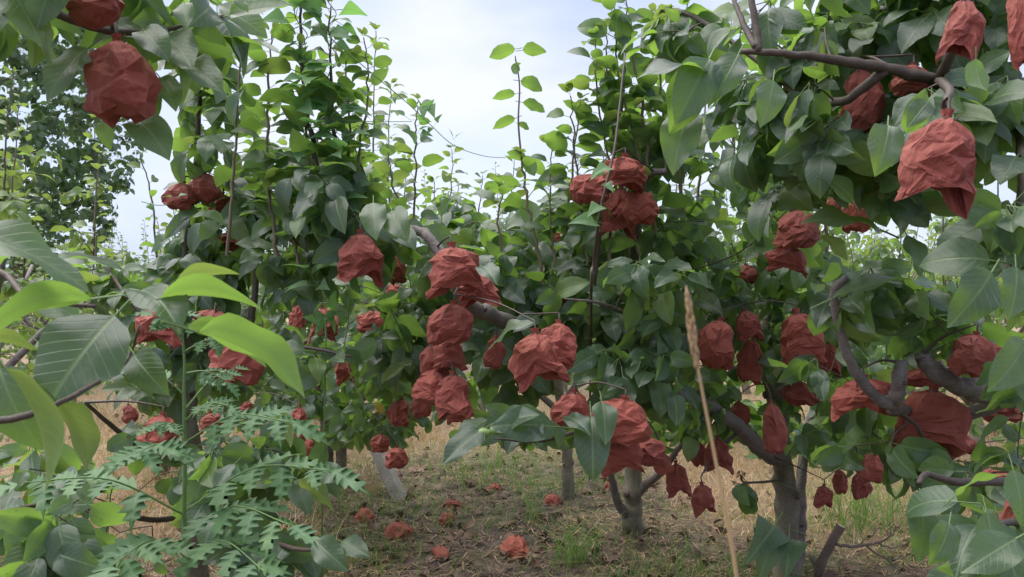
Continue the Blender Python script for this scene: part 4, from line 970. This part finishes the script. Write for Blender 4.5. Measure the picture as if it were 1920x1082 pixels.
far = [(-.35, 8.4, 2.45), (1.45, 6.3, 2.25), (-2.0, 6.2, 1.85), (3.0, 5.9, 2.1), (-2.0, 8.0, 1.9), (2.7, 7.4, 2.2), (4.4, 7.0, 2.1), (-4.7, 8.2, 1.9),
       (.7, 10.6, 2.4), (-1.6, 10.8, 2.2), (3.2, 10.5, 2.4), (5.6, 10.4, 2.3), (-4.4, 11.4, 2.1), (-6.8, 11, 2.3)]
desc = ['straight behind the gap between the leaning post and the slim trunk', 'behind the middle tree, over the dry grass', 'low crowned, behind the bag beside the thin left trunk', 'low crowned, behind the knobbly limb over straw', 'in the second row behind the two upright trunks', 'in the second row behind the thick-trunked tree',
        'in the second row near the right edge', 'in the second row near the left edge', 'in the third row near the centre', 'in the third row left of centre', 'in the third row right of centre', 'in the third row near the right edge',
        'in the third row under the left patch of sky', 'in the third row under the poplar']
for k, (x, y, h) in enumerate(far):
    generic_tree(x, y, h, 30 + k, 'distant pear tree ' + desc[k], 1200 if y < 9 else 800, .3 if x < 3 else .5, 1.15, .095, 'mid', 9, 150 if y < 9 else 60)
def far_label(row, q, n):
    return 'small far pear tree, %s from the left in the %s of the far back rows' % (('first', 'second', 'third', 'fourth', 'fifth', 'sixth', 'seventh', 'eighth', 'ninth', 'tenth', 'eleventh', 'twelfth')[q], ('nearest', 'second', 'third', 'farthest')[row])
k = 0
for row, (yy, n) in enumerate([(14.5, 8), (19, 9), (25, 10), (33, 12)]):
    w_ = yy * .72
    for q in range(n):
        x = -w_ + 2 * w_ * (q + .5) / n + rng.normal(0, .3)
        t = generic_tree(x, yy + rng.normal(0, .3), 2.3 + rng.normal(0, .12) + .01 * yy, 100 + k, far_label(row, q, n), 330, .5, 1.5, .13 + row * .025, 'far', 7, 0, parts=False)
        t.root['group'] = 'far pear trees in the back rows'; k += 1

# --- the tall poplar behind the left edge
b = np.array([-9.1, 12.5, 0])
Pp = Plant('poplar_tree', b, 'tall dark small-leaved tree rising behind the upper left corner', 'tree')
Pp.mats = [M_POPLAR] * 3; Pp.limit = 300; Pp.center = b + [0, 0, 4.5]; Pp.minpx = 6
limb(Pp, 'trunk', [b, b + [.05, 0, 2], b + [-.05, 0, 4.5], b + [.1, 0, 8]], .16, .05, M_BARK, 12, .05, 3, .3)
pr_ = np.random.default_rng(5)
for k in range(16):
    z0 = 1.4 + k * .38; an = k * 2.4; L_ = 2.3 * (1 - .06 * k) ; s0 = b + [0, 0, z0]
    limb(Pp, 'limb', [s0, s0 + [math.cos(an) * L_ * .5, math.sin(an) * L_ * .5, .5], s0 + [math.cos(an) * L_, math.sin(an) * L_, .75]], .04, .012, M_LIMB, 6, .04, 0, 0, 4)
for _ in range(2300):
    v = pr_.normal(0, 1, 3); v /= np.linalg.norm(v)
    p = b + np.array([0, 0, 4.4]) + v * np.array([2.9, 2.2, 3.6]) * pr_.uniform(.45, 1.0) ** .6
    cluster(Pp, p, .145, 12, 'far', 0., hang=-35)

# --- bindweed twining up the two tall shoots left of centre, with runners across the sky
b = P(600, 700, 2.2); b[2] = 0
Vn = Plant('bindweed_vine', b, 'bright green bindweed with arrow shaped leaves twining up the tall shoots and across the sky', 'vine'); Vn.mats = [M_VINE] * 3; Vn.center = P(590, 200, 2.6)
cp_ = []
for k in range(60):
    f = k / 59; x = np.interp(f, [0, .3, .6, 1], [600, 594, 572, 560]); y = 640 - 690 * f; q = P(x, y, 2.12)
    cp_.append(q + np.array([math.cos(k * .9) * .016, math.sin(k * .9) * .016, 0]))
limb(Vn, 'stem', [b] + cp_, .0022, .0014, M_GREENSTEM, 5, 0, 0, 0, 2)
cp2 = [P(np.interp(k / 39, [0, .5, 1], [640, 628, 618]), 440 - 460 * k / 39, 2.13) + np.array([math.cos(k * .9) * .015, math.sin(k * .9) * .015, 0]) for k in range(40)]
limb(Vn, 'stem', cp2, .002, .0013, M_GREENSTEM, 5, 0, 0, 0, 2)
for (pts) in [[(618, 70, 2.1), (700, 140, 2.1), (760, 190, 2.15), (805, 232, 2.2), (850, 272, 2.25), (905, 292, 2.3), (948, 296, 2.4)],
              [(640, 225, 2.1), (700, 228, 2.1), (772, 228, 2.2)], [(560, 205, 2.1), (500, 235, 2.2), (430, 150, 2.2), (380, 140, 2.3)], [(560, 50, 2.1), (480, 80, 2.2), (420, 60, 2.3)],
              [(590, 300, 2.1), (520, 285, 2.1), (440, 235, 2.2), (380, 225, 2.3)], [(265, 378, 2.3), (300, 385, 2.3), (350, 378, 2.35), (420, 372, 2.4), (480, 340, 2.3)]]:
    limb(Vn, 'runner', [P(*q) for q in pts], .0014, .0009, M_GREENSTEM, 4, 0)
for c_, n_ in ((cp_, 54), (cp2, 38)):
    for _ in range(n_):
        p = c_[int(rng.integers(2, len(c_)))]; az = rng.uniform(0, 6.28)
        Vn.lv.add(p, np.array([math.cos(az), math.sin(az) * .7 - .25, rng.normal(-.15, .3)]), np.array([0, -.55, .7]) + rng.normal(0, .35, 3), rng.uniform(.06, .09), 'vine')
for (x, y, s_) in [(800, 190, .05), (790, 210, .04), (850, 262, .03), (860, 275, .025), (770, 225, .05), (780, 250, .04), (330, 372, .03), (275, 380, .03), (742, 175, .03), (815, 235, .03)]:
    for _ in range(2):
        az = rng.uniform(0, 6.28); Vn.lv.add(P(x, y, 2.2), np.array([math.cos(az), -.3, math.sin(az) * .6]), np.array([0, -.5, .8]) + rng.normal(0, .3, 3), s_, 'vine')
# bindweed climbing the thin bag shoot and the right trunk foot
b = G(1490, 1098)
Vr = Plant('bindweed_vine', b, 'bindweed wound round the foot of the thick trunk at right', 'vine'); Vr.mats = [M_LEAF] * 3; Vr.center = P(1470, 900, 3.3)
cc = [P(1475, 1095 - 4.2 * k, 3.1) + np.array([math.cos(k * .33) * .085 + .02, -math.sin(k * .33) * .06 + .08, 0]) for k in range(50)]
limb(Vr, 'stem', cc, .0022, .0015, M_GREENSTEM, 5, 0, 0, 0, 2)
for (x0, y0, x1, y1) in [(1452, 985, 1395, 1060), (1450, 1000, 1418, 1095), (1480, 1010, 1470, 1090), (1455, 1010, 1480, 1050)]: Vr.lv.hero(P(x0, y0, 2.4), P(x1, y1, 2.35), (0, -.9, .4), 'vine')
b = G(1105, 900)
Vs = Plant('bindweed_vine', b, 'thin dark vine stem rising in front of the upper bag cluster with heart shaped leaves', 'vine'); Vs.mats = [M_VINE] * 3; Vs.center = P(1130, 350, 2.6)
limb(Vs, 'stem', [b, P(1108, 600, 2.2), P(1112, 500, 2.1), P(1125, 400, 2.0), P(1138, 340, 2.0), P(1155, 260, 2.05), P(1172, 100, 2.2)], .0045, .003, M_TWIG, 6, 0)
for (x0, y0, x1, y1) in [(1128, 322, 1106, 338), (1125, 385, 1100, 408), (1140, 312, 1112, 330), (1115, 415, 1065, 420), (1135, 345, 1150, 362)]: Vs.lv.hero(P(x0, y0, 1.98), P(x1, y1, 1.95), (0, -.8, .6), 'vine')

# --- compound leaved seedling in the left foreground
b = P(347, 1082, 1.22); b[2] = 0; b[1] = 1.22
Fe = empty('tree_seedling', b, 'light green weed sapling with toothed compound leaves on one upright stem, lower left', 'weed plant')
stem = catmull([b, P(346, 1082, 1.22), P(345, 960, 1.22), P(347, 850, 1.22), P(345, 740, 1.22), P(346, 680, 1.22), P(340, 600, 1.22)], 6)
V, F = tube(stem, np.linspace(.0046, .0016, len(stem)), 7, .03); link('stem', mesh_tri('stem', V, F, [M_GREENSTEM]), Fe)
def frond(x0, y0, x1, y1, d1, size=.05, pairs=6, lift=.0, start=.35):
    a_ = P(x0, y0, 1.22); e_ = P(x1, y1, d1); L_ = np.linalg.norm(e_ - a_)
    c = catmull([a_, a_ + (e_ - a_) * .5 + np.array([0, 0, (.12 + lift) * L_]), e_], 8)
    V, F = tube(c, np.linspace(.0019, .0008, len(c)), 5, 0)
    fr = link('frond', mesh_tri('frond', V, F, [M_GREENSTEM]), Fe)
    n = len(c); side = nrm(np.cross(e_ - a_, np.array([0, -.35, 1.])))
    spots = [(start + (1 - start) * k / (pairs - .2), s_) for k in range(pairs) for s_ in (-1, 1)] + [(1., 0)]
    for f, s_ in spots:
        k = min(n - 2, int(f * (n - 1))); ax = nrm(c[k + 1] - c[k]); p = c[min(n - 1, int(round(f * (n - 1))))]
        d = nrm(ax * (.55 if s_ else 1) + side * s_ * .85 + rng.normal(0, .16, 3) + np.array([0, 0, -.28]))
        s = size * (1.15 - .5 * f if s_ else .9) * rng.uniform(.85, 1.12)
        R = frames(d[None], (np.array([0, -.45, .9]) + rng.normal(0, .18, 3))[None])[0]
        o = bpy.data.objects.new('leaflet', leaf_me('leaflet', int(rng.integers(3)), M_FERN)); COL.objects.link(o); o.parent = fr
        pass
        Mx = np.eye(4); Mx[:3, :3] = R * s; Mx[:3, 3] = p; o.matrix_basis = Matrix(Mx.tolist())
for q in [(346, 830, 545, 792, 1.12), (346, 870, 255, 850, 1.05), (345, 965, 40, 905, 1.05), (345, 960, 620, 882, 1.1), (345, 1000, 545, 985, 1.05), (346, 1040, 210, 1060, 1.0), (346, 1050, 500, 1075, 1.0)
         ]:
    frond(*q, size=.068, pairs=4, start=.3)
for q in [(346, 700, 425, 715, 1.2), (346, 740, 270, 700, 1.2), (345, 660, 425, 640, 1.2), (343, 640, 290, 590, 1.2), (341, 620, 400, 600, 1.2), (340, 605, 330, 575, 1.2), (346, 790, 430, 760, 1.15), (345, 770, 440, 690, 1.3), (346, 810, 290, 800, 1.15)]:
    frond(*q, size=.036, pairs=3, start=.45)
#@@EMIT@@
# ------------------------------------------------------------------ which leaves show, and their objects
ZW, ZH = 320, 180; SCZ = 1920 / ZW
zb = np.full(ZW * ZH, 1e9); info = []
def world_pts(pl, step=1):
    lv = pl.lv.arrays(); kinds = {}
    for idx, (k_, v_) in enumerate(zip(lv.kind, lv.var)): kinds.setdefault((k_, v_), []).append(idx)
    return kinds
for pl in ALL:
    if not pl.lv.p: continue
    kinds = world_pts(pl); lv = pl.lv; pl.samples = []
    for (k_, v_), idx in kinds.items():
        idx = np.array(idx); tV = T[k_][v_]['V'][:T[k_][v_]['nb']]
        Wp = np.einsum('nij,vj->nvi', lv.R[idx], tV) * lv.S[idx][:, None, None] + lv.P[idx][:, None]
        q = proj(Wp); ok = (q[..., 2] > .1) & (q[..., 0] >= 0) & (q[..., 0] < 1920) & (q[..., 1] >= 0) & (q[..., 1] < 1082)
        cell = (np.clip(q[..., 1] / SCZ, 0, ZH - 1).astype(int) * ZW + np.clip(q[..., 0] / SCZ, 0, ZW - 1).astype(int))
        np.minimum.at(zb, cell[ok], q[..., 2][ok]); pl.samples.append((idx, cell, q[..., 2], ok))
n_obj = 0
for pl in ALL:
    lv = pl.lv; n = len(lv.p)
    if not n: continue
    sc_ = np.zeros(n)
    for (idx, cell, dz, ok) in pl.samples:
        vis = (ok & (dz < zb[cell] + .02)).mean(1)
        dm = np.median(dz, 1); px_len = lv.S[idx] * FPX / np.maximum(dm, .1)
        sc_[idx] = np.where(px_len >= pl.minpx, vis * px_len ** 2, 0)
    sc_[np.array(lv.keep) & (sc_ > 0)] *= 4
    order = np.argsort(-sc_); sel = order[:pl.limit]; sel = sel[sc_[sel] > 0]
    chosen = np.zeros(n, bool); chosen[sel] = True
    inv = -pl.root.location
    for q in sel:
        o = bpy.data.objects.new('leaf', leaf_me(lv.kind[q], lv.var[q], pl.mats[lv.mat[q]])); COL.objects.link(o); o.parent = pl.root
        Mx = np.eye(4); Mx[:3, :3] = lv.R[q] * lv.S[q]; Mx[:3, 3] = lv.P[q] - pl.base; o.matrix_basis = Matrix(Mx.tolist()); n_obj += 1
    rest = np.where(~chosen)[0]
    if len(rest):
        Vs_, Fs, UVs, MI, TI = [], [], [], [], []; n0 = 0; groups = {}
        for q in rest: groups.setdefault((lv.kind[q], lv.var[q], lv.mat[q]), []).append(q)
        for (k_, v_, m_), idx in groups.items():
            t_ = T[k_][v_]; idx = np.array(idx); nv = len(t_['V'])
            Wp = np.einsum('nij,vj->nvi', lv.R[idx], t_['V']) * lv.S[idx][:, None, None] + lv.P[idx][:, None] - pl.base
            Vs_.append(Wp.reshape(-1, 3)); Fs.append((t_['F'][None] + (n0 + np.arange(len(idx)) * nv)[:, None, None]).reshape(-1, 3)); n0 += len(idx) * nv
            UVs.append(np.tile(t_['UV'], (len(idx), 1))); MI.append(np.full(len(idx) * len(t_['F']), m_)); TI.append(np.repeat(rng.uniform(0, 1, len(idx)), nv))
        me = mesh_tri('foliage', np.vstack(Vs_), np.vstack(Fs), pl.mats, np.concatenate(MI), np.vstack(UVs), np.concatenate(TI))
        o = link('foliage', me, pl.root, (0, 0, 0)); o['kind'] = 'stuff'
    if pl.twn:
        o = link('twigs', mesh_tri('twigs', np.vstack(pl.twV) - pl.base, np.vstack(pl.twF), [pl.twmat]), pl.root, (0, 0, 0)); o['kind'] = 'stuff'
print('leaf objects', n_obj, 'all leaves', sum(len(p_.lv.p) for p_ in ALL))

# ------------------------------------------------------------------ leaning concrete post, sawn stake, grass stalk
p0 = G(752, 938); p1 = P(682, 790, 5.0)
ax = nrm(p1 - p0); sx = nrm(np.cross(ax, np.array([0, 1., .1]))); sy = np.cross(ax, sx)
V = []; nseg = 14; hr = np.random.default_rng(2)
for k in range(nseg + 1):
    c = p0 - ax * .12 + (np.linalg.norm(p1 - p0) + .75) * ax * k / nseg
    for (u, v) in [(-1, -.82), (-.82, -1), (.82, -1), (1, -.82), (1, .82), (.82, 1), (-.82, 1), (-1, .82)]:
        V.append(c + sx * u * .037 + sy * v * .046 + hr.normal(0, .0022, 3))
F = [(k * 8 + q, k * 8 + (q + 1) % 8, (k + 1) * 8 + (q + 1) % 8, (k + 1) * 8 + q) for k in range(nseg) for q in range(8)]
me = bpy.data.meshes.new('concrete_post'); me.from_pydata([tuple(v) for v in V], [], F + [tuple(range(8)), tuple(nseg * 8 + q for q in range(7, -1, -1))]); me.materials.append(M_CONC); me.update()
tag(link('concrete_post', me), 'square grey concrete post leaning left out of the soil between the trunks', 'post')

b = G(1520, 1085); sk = empty('pruned_stub', b, 'brown sawn-off stake with a bare dead twig at the foot of the thick trunk', 'branch')
d_ = proj(b)[2]
V, F = tube([b - [0, 0, .06], P(1542, 1050, d_ - .03), P(1562, 1012, d_ - .05), P(1577, 986, d_ - .06)], [.021, .019, .018, .019], 12, .08, 4, cap=False); link('stem', mesh_tri('stem', V, F, [M_DRYBARK]), sk)
e1 = P(1577, 986, d_ - .06); ax = nrm(P(1577, 986, d_ - .06) - P(1562, 1012, d_ - .05)); x_ = nrm(np.cross(ax, [0, 1., 0])); y_ = np.cross(ax, x_)
ring = [e1 + ax * .001 + (x_ * math.cos(t_) + y_ * math.sin(t_)) * .0178 for t_ in np.linspace(0, 6.283, 13)[:-1]]
V = np.vstack([ring, [e1 + ax * .003]]); link('cut_face', mesh_tri('cut_face', V, np.array([(q, (q + 1) % 12, 12) for q in range(12)]), [M_CUT]), sk)
tv, tf, n0 = [], [], 0
for pts, r_ in [([(1568, 1020), (1600, 1024), (1645, 1018), (1668, 1004), (1685, 985)], .008), ([(1620, 1022), (1650, 1040), (1675, 1060), (1690, 1075)], .005), ([(1645, 1018), (1665, 1026), (1690, 1022)], .004), ([(1600, 1024), (1630, 1012), (1650, 990), (1668, 1000)], .003),
                ([(1668, 1004), (1672, 990), (1665, 980)], .003), ([(1655, 1045), (1680, 1050), (1700, 1045)], .003)]:
    c = catmull([P(x, y, d_ - .06) for x, y in pts], 4); c[1:] += rng.normal(0, .004, c[1:].shape); v, f = tube(c, np.linspace(r_, .0018, len(c)), 6, .1, 1); tv.append(v); tf.append(f + n0); n0 += len(v)
link('twig', mesh_tri('twig', np.vstack(tv), np.vstack(tf), [M_DRYBARK]), sk)

b = P(1385, 1150, .36); b[2] = 0
gs = empty('grass_stalk', b, 'single blurred straw coloured grass stalk standing close to the lens', 'grass stalk')
c = catmull([b, P(1392, 2800, .36), P(1396, 1700, .36), P(1392, 1220, .36), P(1378, 1060, .36), P(1345, 880, .36), P(1318, 740, .36), P(1300, 640, .36), P(1290, 560, .36)], 8)
V, F = tube(c, np.interp(np.linspace(0, 1, len(c)), [0, .5, .8, 1], [.0012, .0010, .0006, .0004]), 6); link('stem', mesh_tri('stem', V, F, [M_DRY], attr=np.full(len(V), .9)), gs)
sv, sf, n0 = [], [], 0
for k in range(150):
    f = rng.uniform(.80, 1.0); i_ = min(len(c) - 2, int(f * (len(c) - 1))); p = c[i_] + (c[i_ + 1] - c[i_]) * rng.random(); ax = nrm(c[i_ + 1] - c[i_]); sd = nrm(rng.normal(0, 1, 3)); e_ = p + ax * .006 + sd * .0020 * math.sin(min(1, (f - .78) / .22) * 2.9 + .2)
    v, f_ = tube([p, (p + e_) / 2 + sd * .0008, e_], [.0002, .0006, .0001], 4); sv.append(v); sf.append(f_ + n0); n0 += len(v)
o = link('seed_head', mesh_tri('seed_head', np.vstack(sv), np.vstack(sf), [M_DRY], attr=np.full(n0, .7)), gs); o['kind'] = 'stuff'

# ------------------------------------------------------------------ grass, straw, litter (beyond counting)
def blades(name, label, cat, n, sampler, h0, h1, w, bend, mat, seed, lying=False):
    r = np.random.default_rng(seed); xy = sampler(r, n); n = len(xy)
    x, y = xy[:, 0], xy[:, 1]; z = gz(x, y); h = r.uniform(h0, h1, n) * r.uniform(.5, 1.1, n); az = r.uniform(0, 6.283, n); bd = bend * r.uniform(.3, 1.4, n)
    dx, dy = np.cos(az), np.sin(az); sx, sy = -dy, dx; ww = w * r.uniform(.6, 1.3, n)
    if r is not None and not lying: fa = r.uniform(0, 6.283, n); sx, sy = np.cos(fa), np.sin(fa)
    ts = [0, .4, .75, 1]; rows = []
    for k, t_ in enumerate(ts):
        if lying: ox, oy, oz = dx * h * t_, dy * h * t_, .004 + .02 * np.abs(np.sin(3 * t_ + az)) * bd + .003 * r.random(n)
        else: ox, oy, oz = dx * h * bd * t_ ** 1.8, dy * h * bd * t_ ** 1.8, h * t_ * (1 - .35 * bd * t_)
        wk = ww * (1, .85, .55, .06)[k]
        rows.append(np.stack([x + ox - sx * wk, y + oy - sy * wk, z + oz], -1)); rows.append(np.stack([x + ox + sx * wk, y + oy + sy * wk, z + oz], -1))
    V = np.stack(rows, 1).reshape(-1, 3); base = (np.arange(n) * 8)[:, None, None]
    f = np.array([(0, 1, 3, 2), (2, 3, 5, 4), (4, 5, 7, 6)])[None]; F = (base + f).reshape(-1, 4)
    o = link(name, mesh_tri(name, V, F, [mat], attr=np.repeat(r.uniform(0, 1, n), 8))); tag(o, label, cat, None, 'stuff'); return o
def by_mask(x0, x1, y0, y1, fn):
    def s(r, n):
        o = []
        while sum(map(len, o)) < n:
            y = y0 + (y1 - y0) * r.uniform(0, 1, n) ** 1.4; x = r.uniform(-1, 1, n) * (y * .72 + .3); k = (x > x0) & (x < x1) & (r.uniform(0, 1, n) < fn(x, y)); o.append(np.stack([x, y], -1)[k])
        return np.vstack(o)[:n]
    return s
patch = lambda x, y: np.clip(np.sin(x * 3.1 + 1.7 * np.sin(y * 2.3)) * np.sin(y * 2.7 + x) + .35, .05, 1)
blades('dry_grass', 'standing straw yellow dry grass in the strip between the rows', 'dry grass', 34000, by_mask(-30, 30, 3.0, 16, lambda x, y: np.clip(straw_mask(x, y) - .15, 0, 1) ** 1.3 * (.4 + .6 * patch(x, y))), .06, .25, .0026, .9, M_DRY, 1)
blades('straw_litter', 'loose straw and bits of dry stem strewn over the soil', 'straw', 30000, by_mask(-20, 20, 1.2, 11, lambda x, y: .25 + .75 * patch(x + 2, y)), .03, .22, .0020, .5, M_DRY, 2, True)
blades('green_grass', 'thin green grass growing in patches under the trees', 'grass', 26000, by_mask(-20, 20, 1.6, 11, lambda x, y: np.clip(patch(x + 5, y * 1.3) + .05, 0.05, 1) * (1 - .6 * straw_mask(x, y))), .03, .16, .0020, .7, M_GRASS, 3)
blades('dead_twigs', 'dark bits of twig and rotting leaf on the soil', 'leaf litter', 36000, by_mask(-6, 6, 1.2, 8, lambda x, y: np.clip(1.1 - straw_mask(x, y), .05, 1)), .02, .10, .0028, .8, M_LITTER, 4, True)
def near(px, py, sd):
    g = G(px, py)
    return lambda r, n: np.stack([g[0] + r.normal(0, sd, n), g[1] + r.normal(0, sd, n)], -1)
for (px, py, n, h0, h1, sd, lab, m_) in [(1075, 1060, 90, .18, .42, .05, 'arching green grass tuft beside the torn fallen bag', M_GRASS), (1000, 985, 26, .3, .55, .03, 'tall thin grass tuft rising left of the slim trunk', M_GRASS), (1610, 985, 150, .3, .62, .12, 'tall green grass tuft in straw right of the thick trunk', M_GRASS),
                              (880, 905, 110, .15, .34, .16, 'green grass tuft in the open gap at centre', M_GRASS), (960, 880, 90, .15, .36, .14, 'green grass tuft right of the open gap', M_GRASS), (540, 1040, 120, .15, .4, .08, 'dry straw tuft behind the lower left twig', M_DRY), (700, 925, 14, .3, .5, .03, 'dry stalks by the concrete post foot', M_DRY)]:
    blades('grass_tuft', lab, 'grass', n, near(px, py, sd), h0, h1, .0026, .9, m_, px)['group'] = 'grass tufts'
# fallen leaves: curled brown and grey
r = np.random.default_rng(9); Vs_, Fs, TI, n0 = [], [], [], 0
for k in range(3400):
    y = 1.4 + 7 * r.random() ** 1.3; x = r.uniform(-1, 1) * (y * .7); 
    if r.random() < straw_mask(np.array(x), np.array(y)) * .7: continue
    t_ = T['mid'][int(r.integers(5))]; an = r.uniform(0, 6.28); R = frames(np.array([[math.cos(an), math.sin(an), r.normal(0, .15)]]), (np.array([0, 0, 1.]) + r.normal(0, .5, 3))[None])[0]
    Vw = t_['V'] * r.uniform(.04, .085) @ R.T; Vw = Vw + [x, y, float(gz(np.array(x), np.array(y))) - Vw[:, 2].min() - .002]
    Vs_.append(Vw); Fs.append(t_['F'] + n0); n0 += len(Vw); TI.append(np.full(len(Vw), r.random()))
o = link('leaf_litter', mesh_tri('leaf_litter', np.vstack(Vs_), np.vstack(Fs), [M_LITTER], attr=np.concatenate(TI))); tag(o, 'curled dead brown leaves scattered over the soil under the trees', 'leaf litter', None, 'stuff')
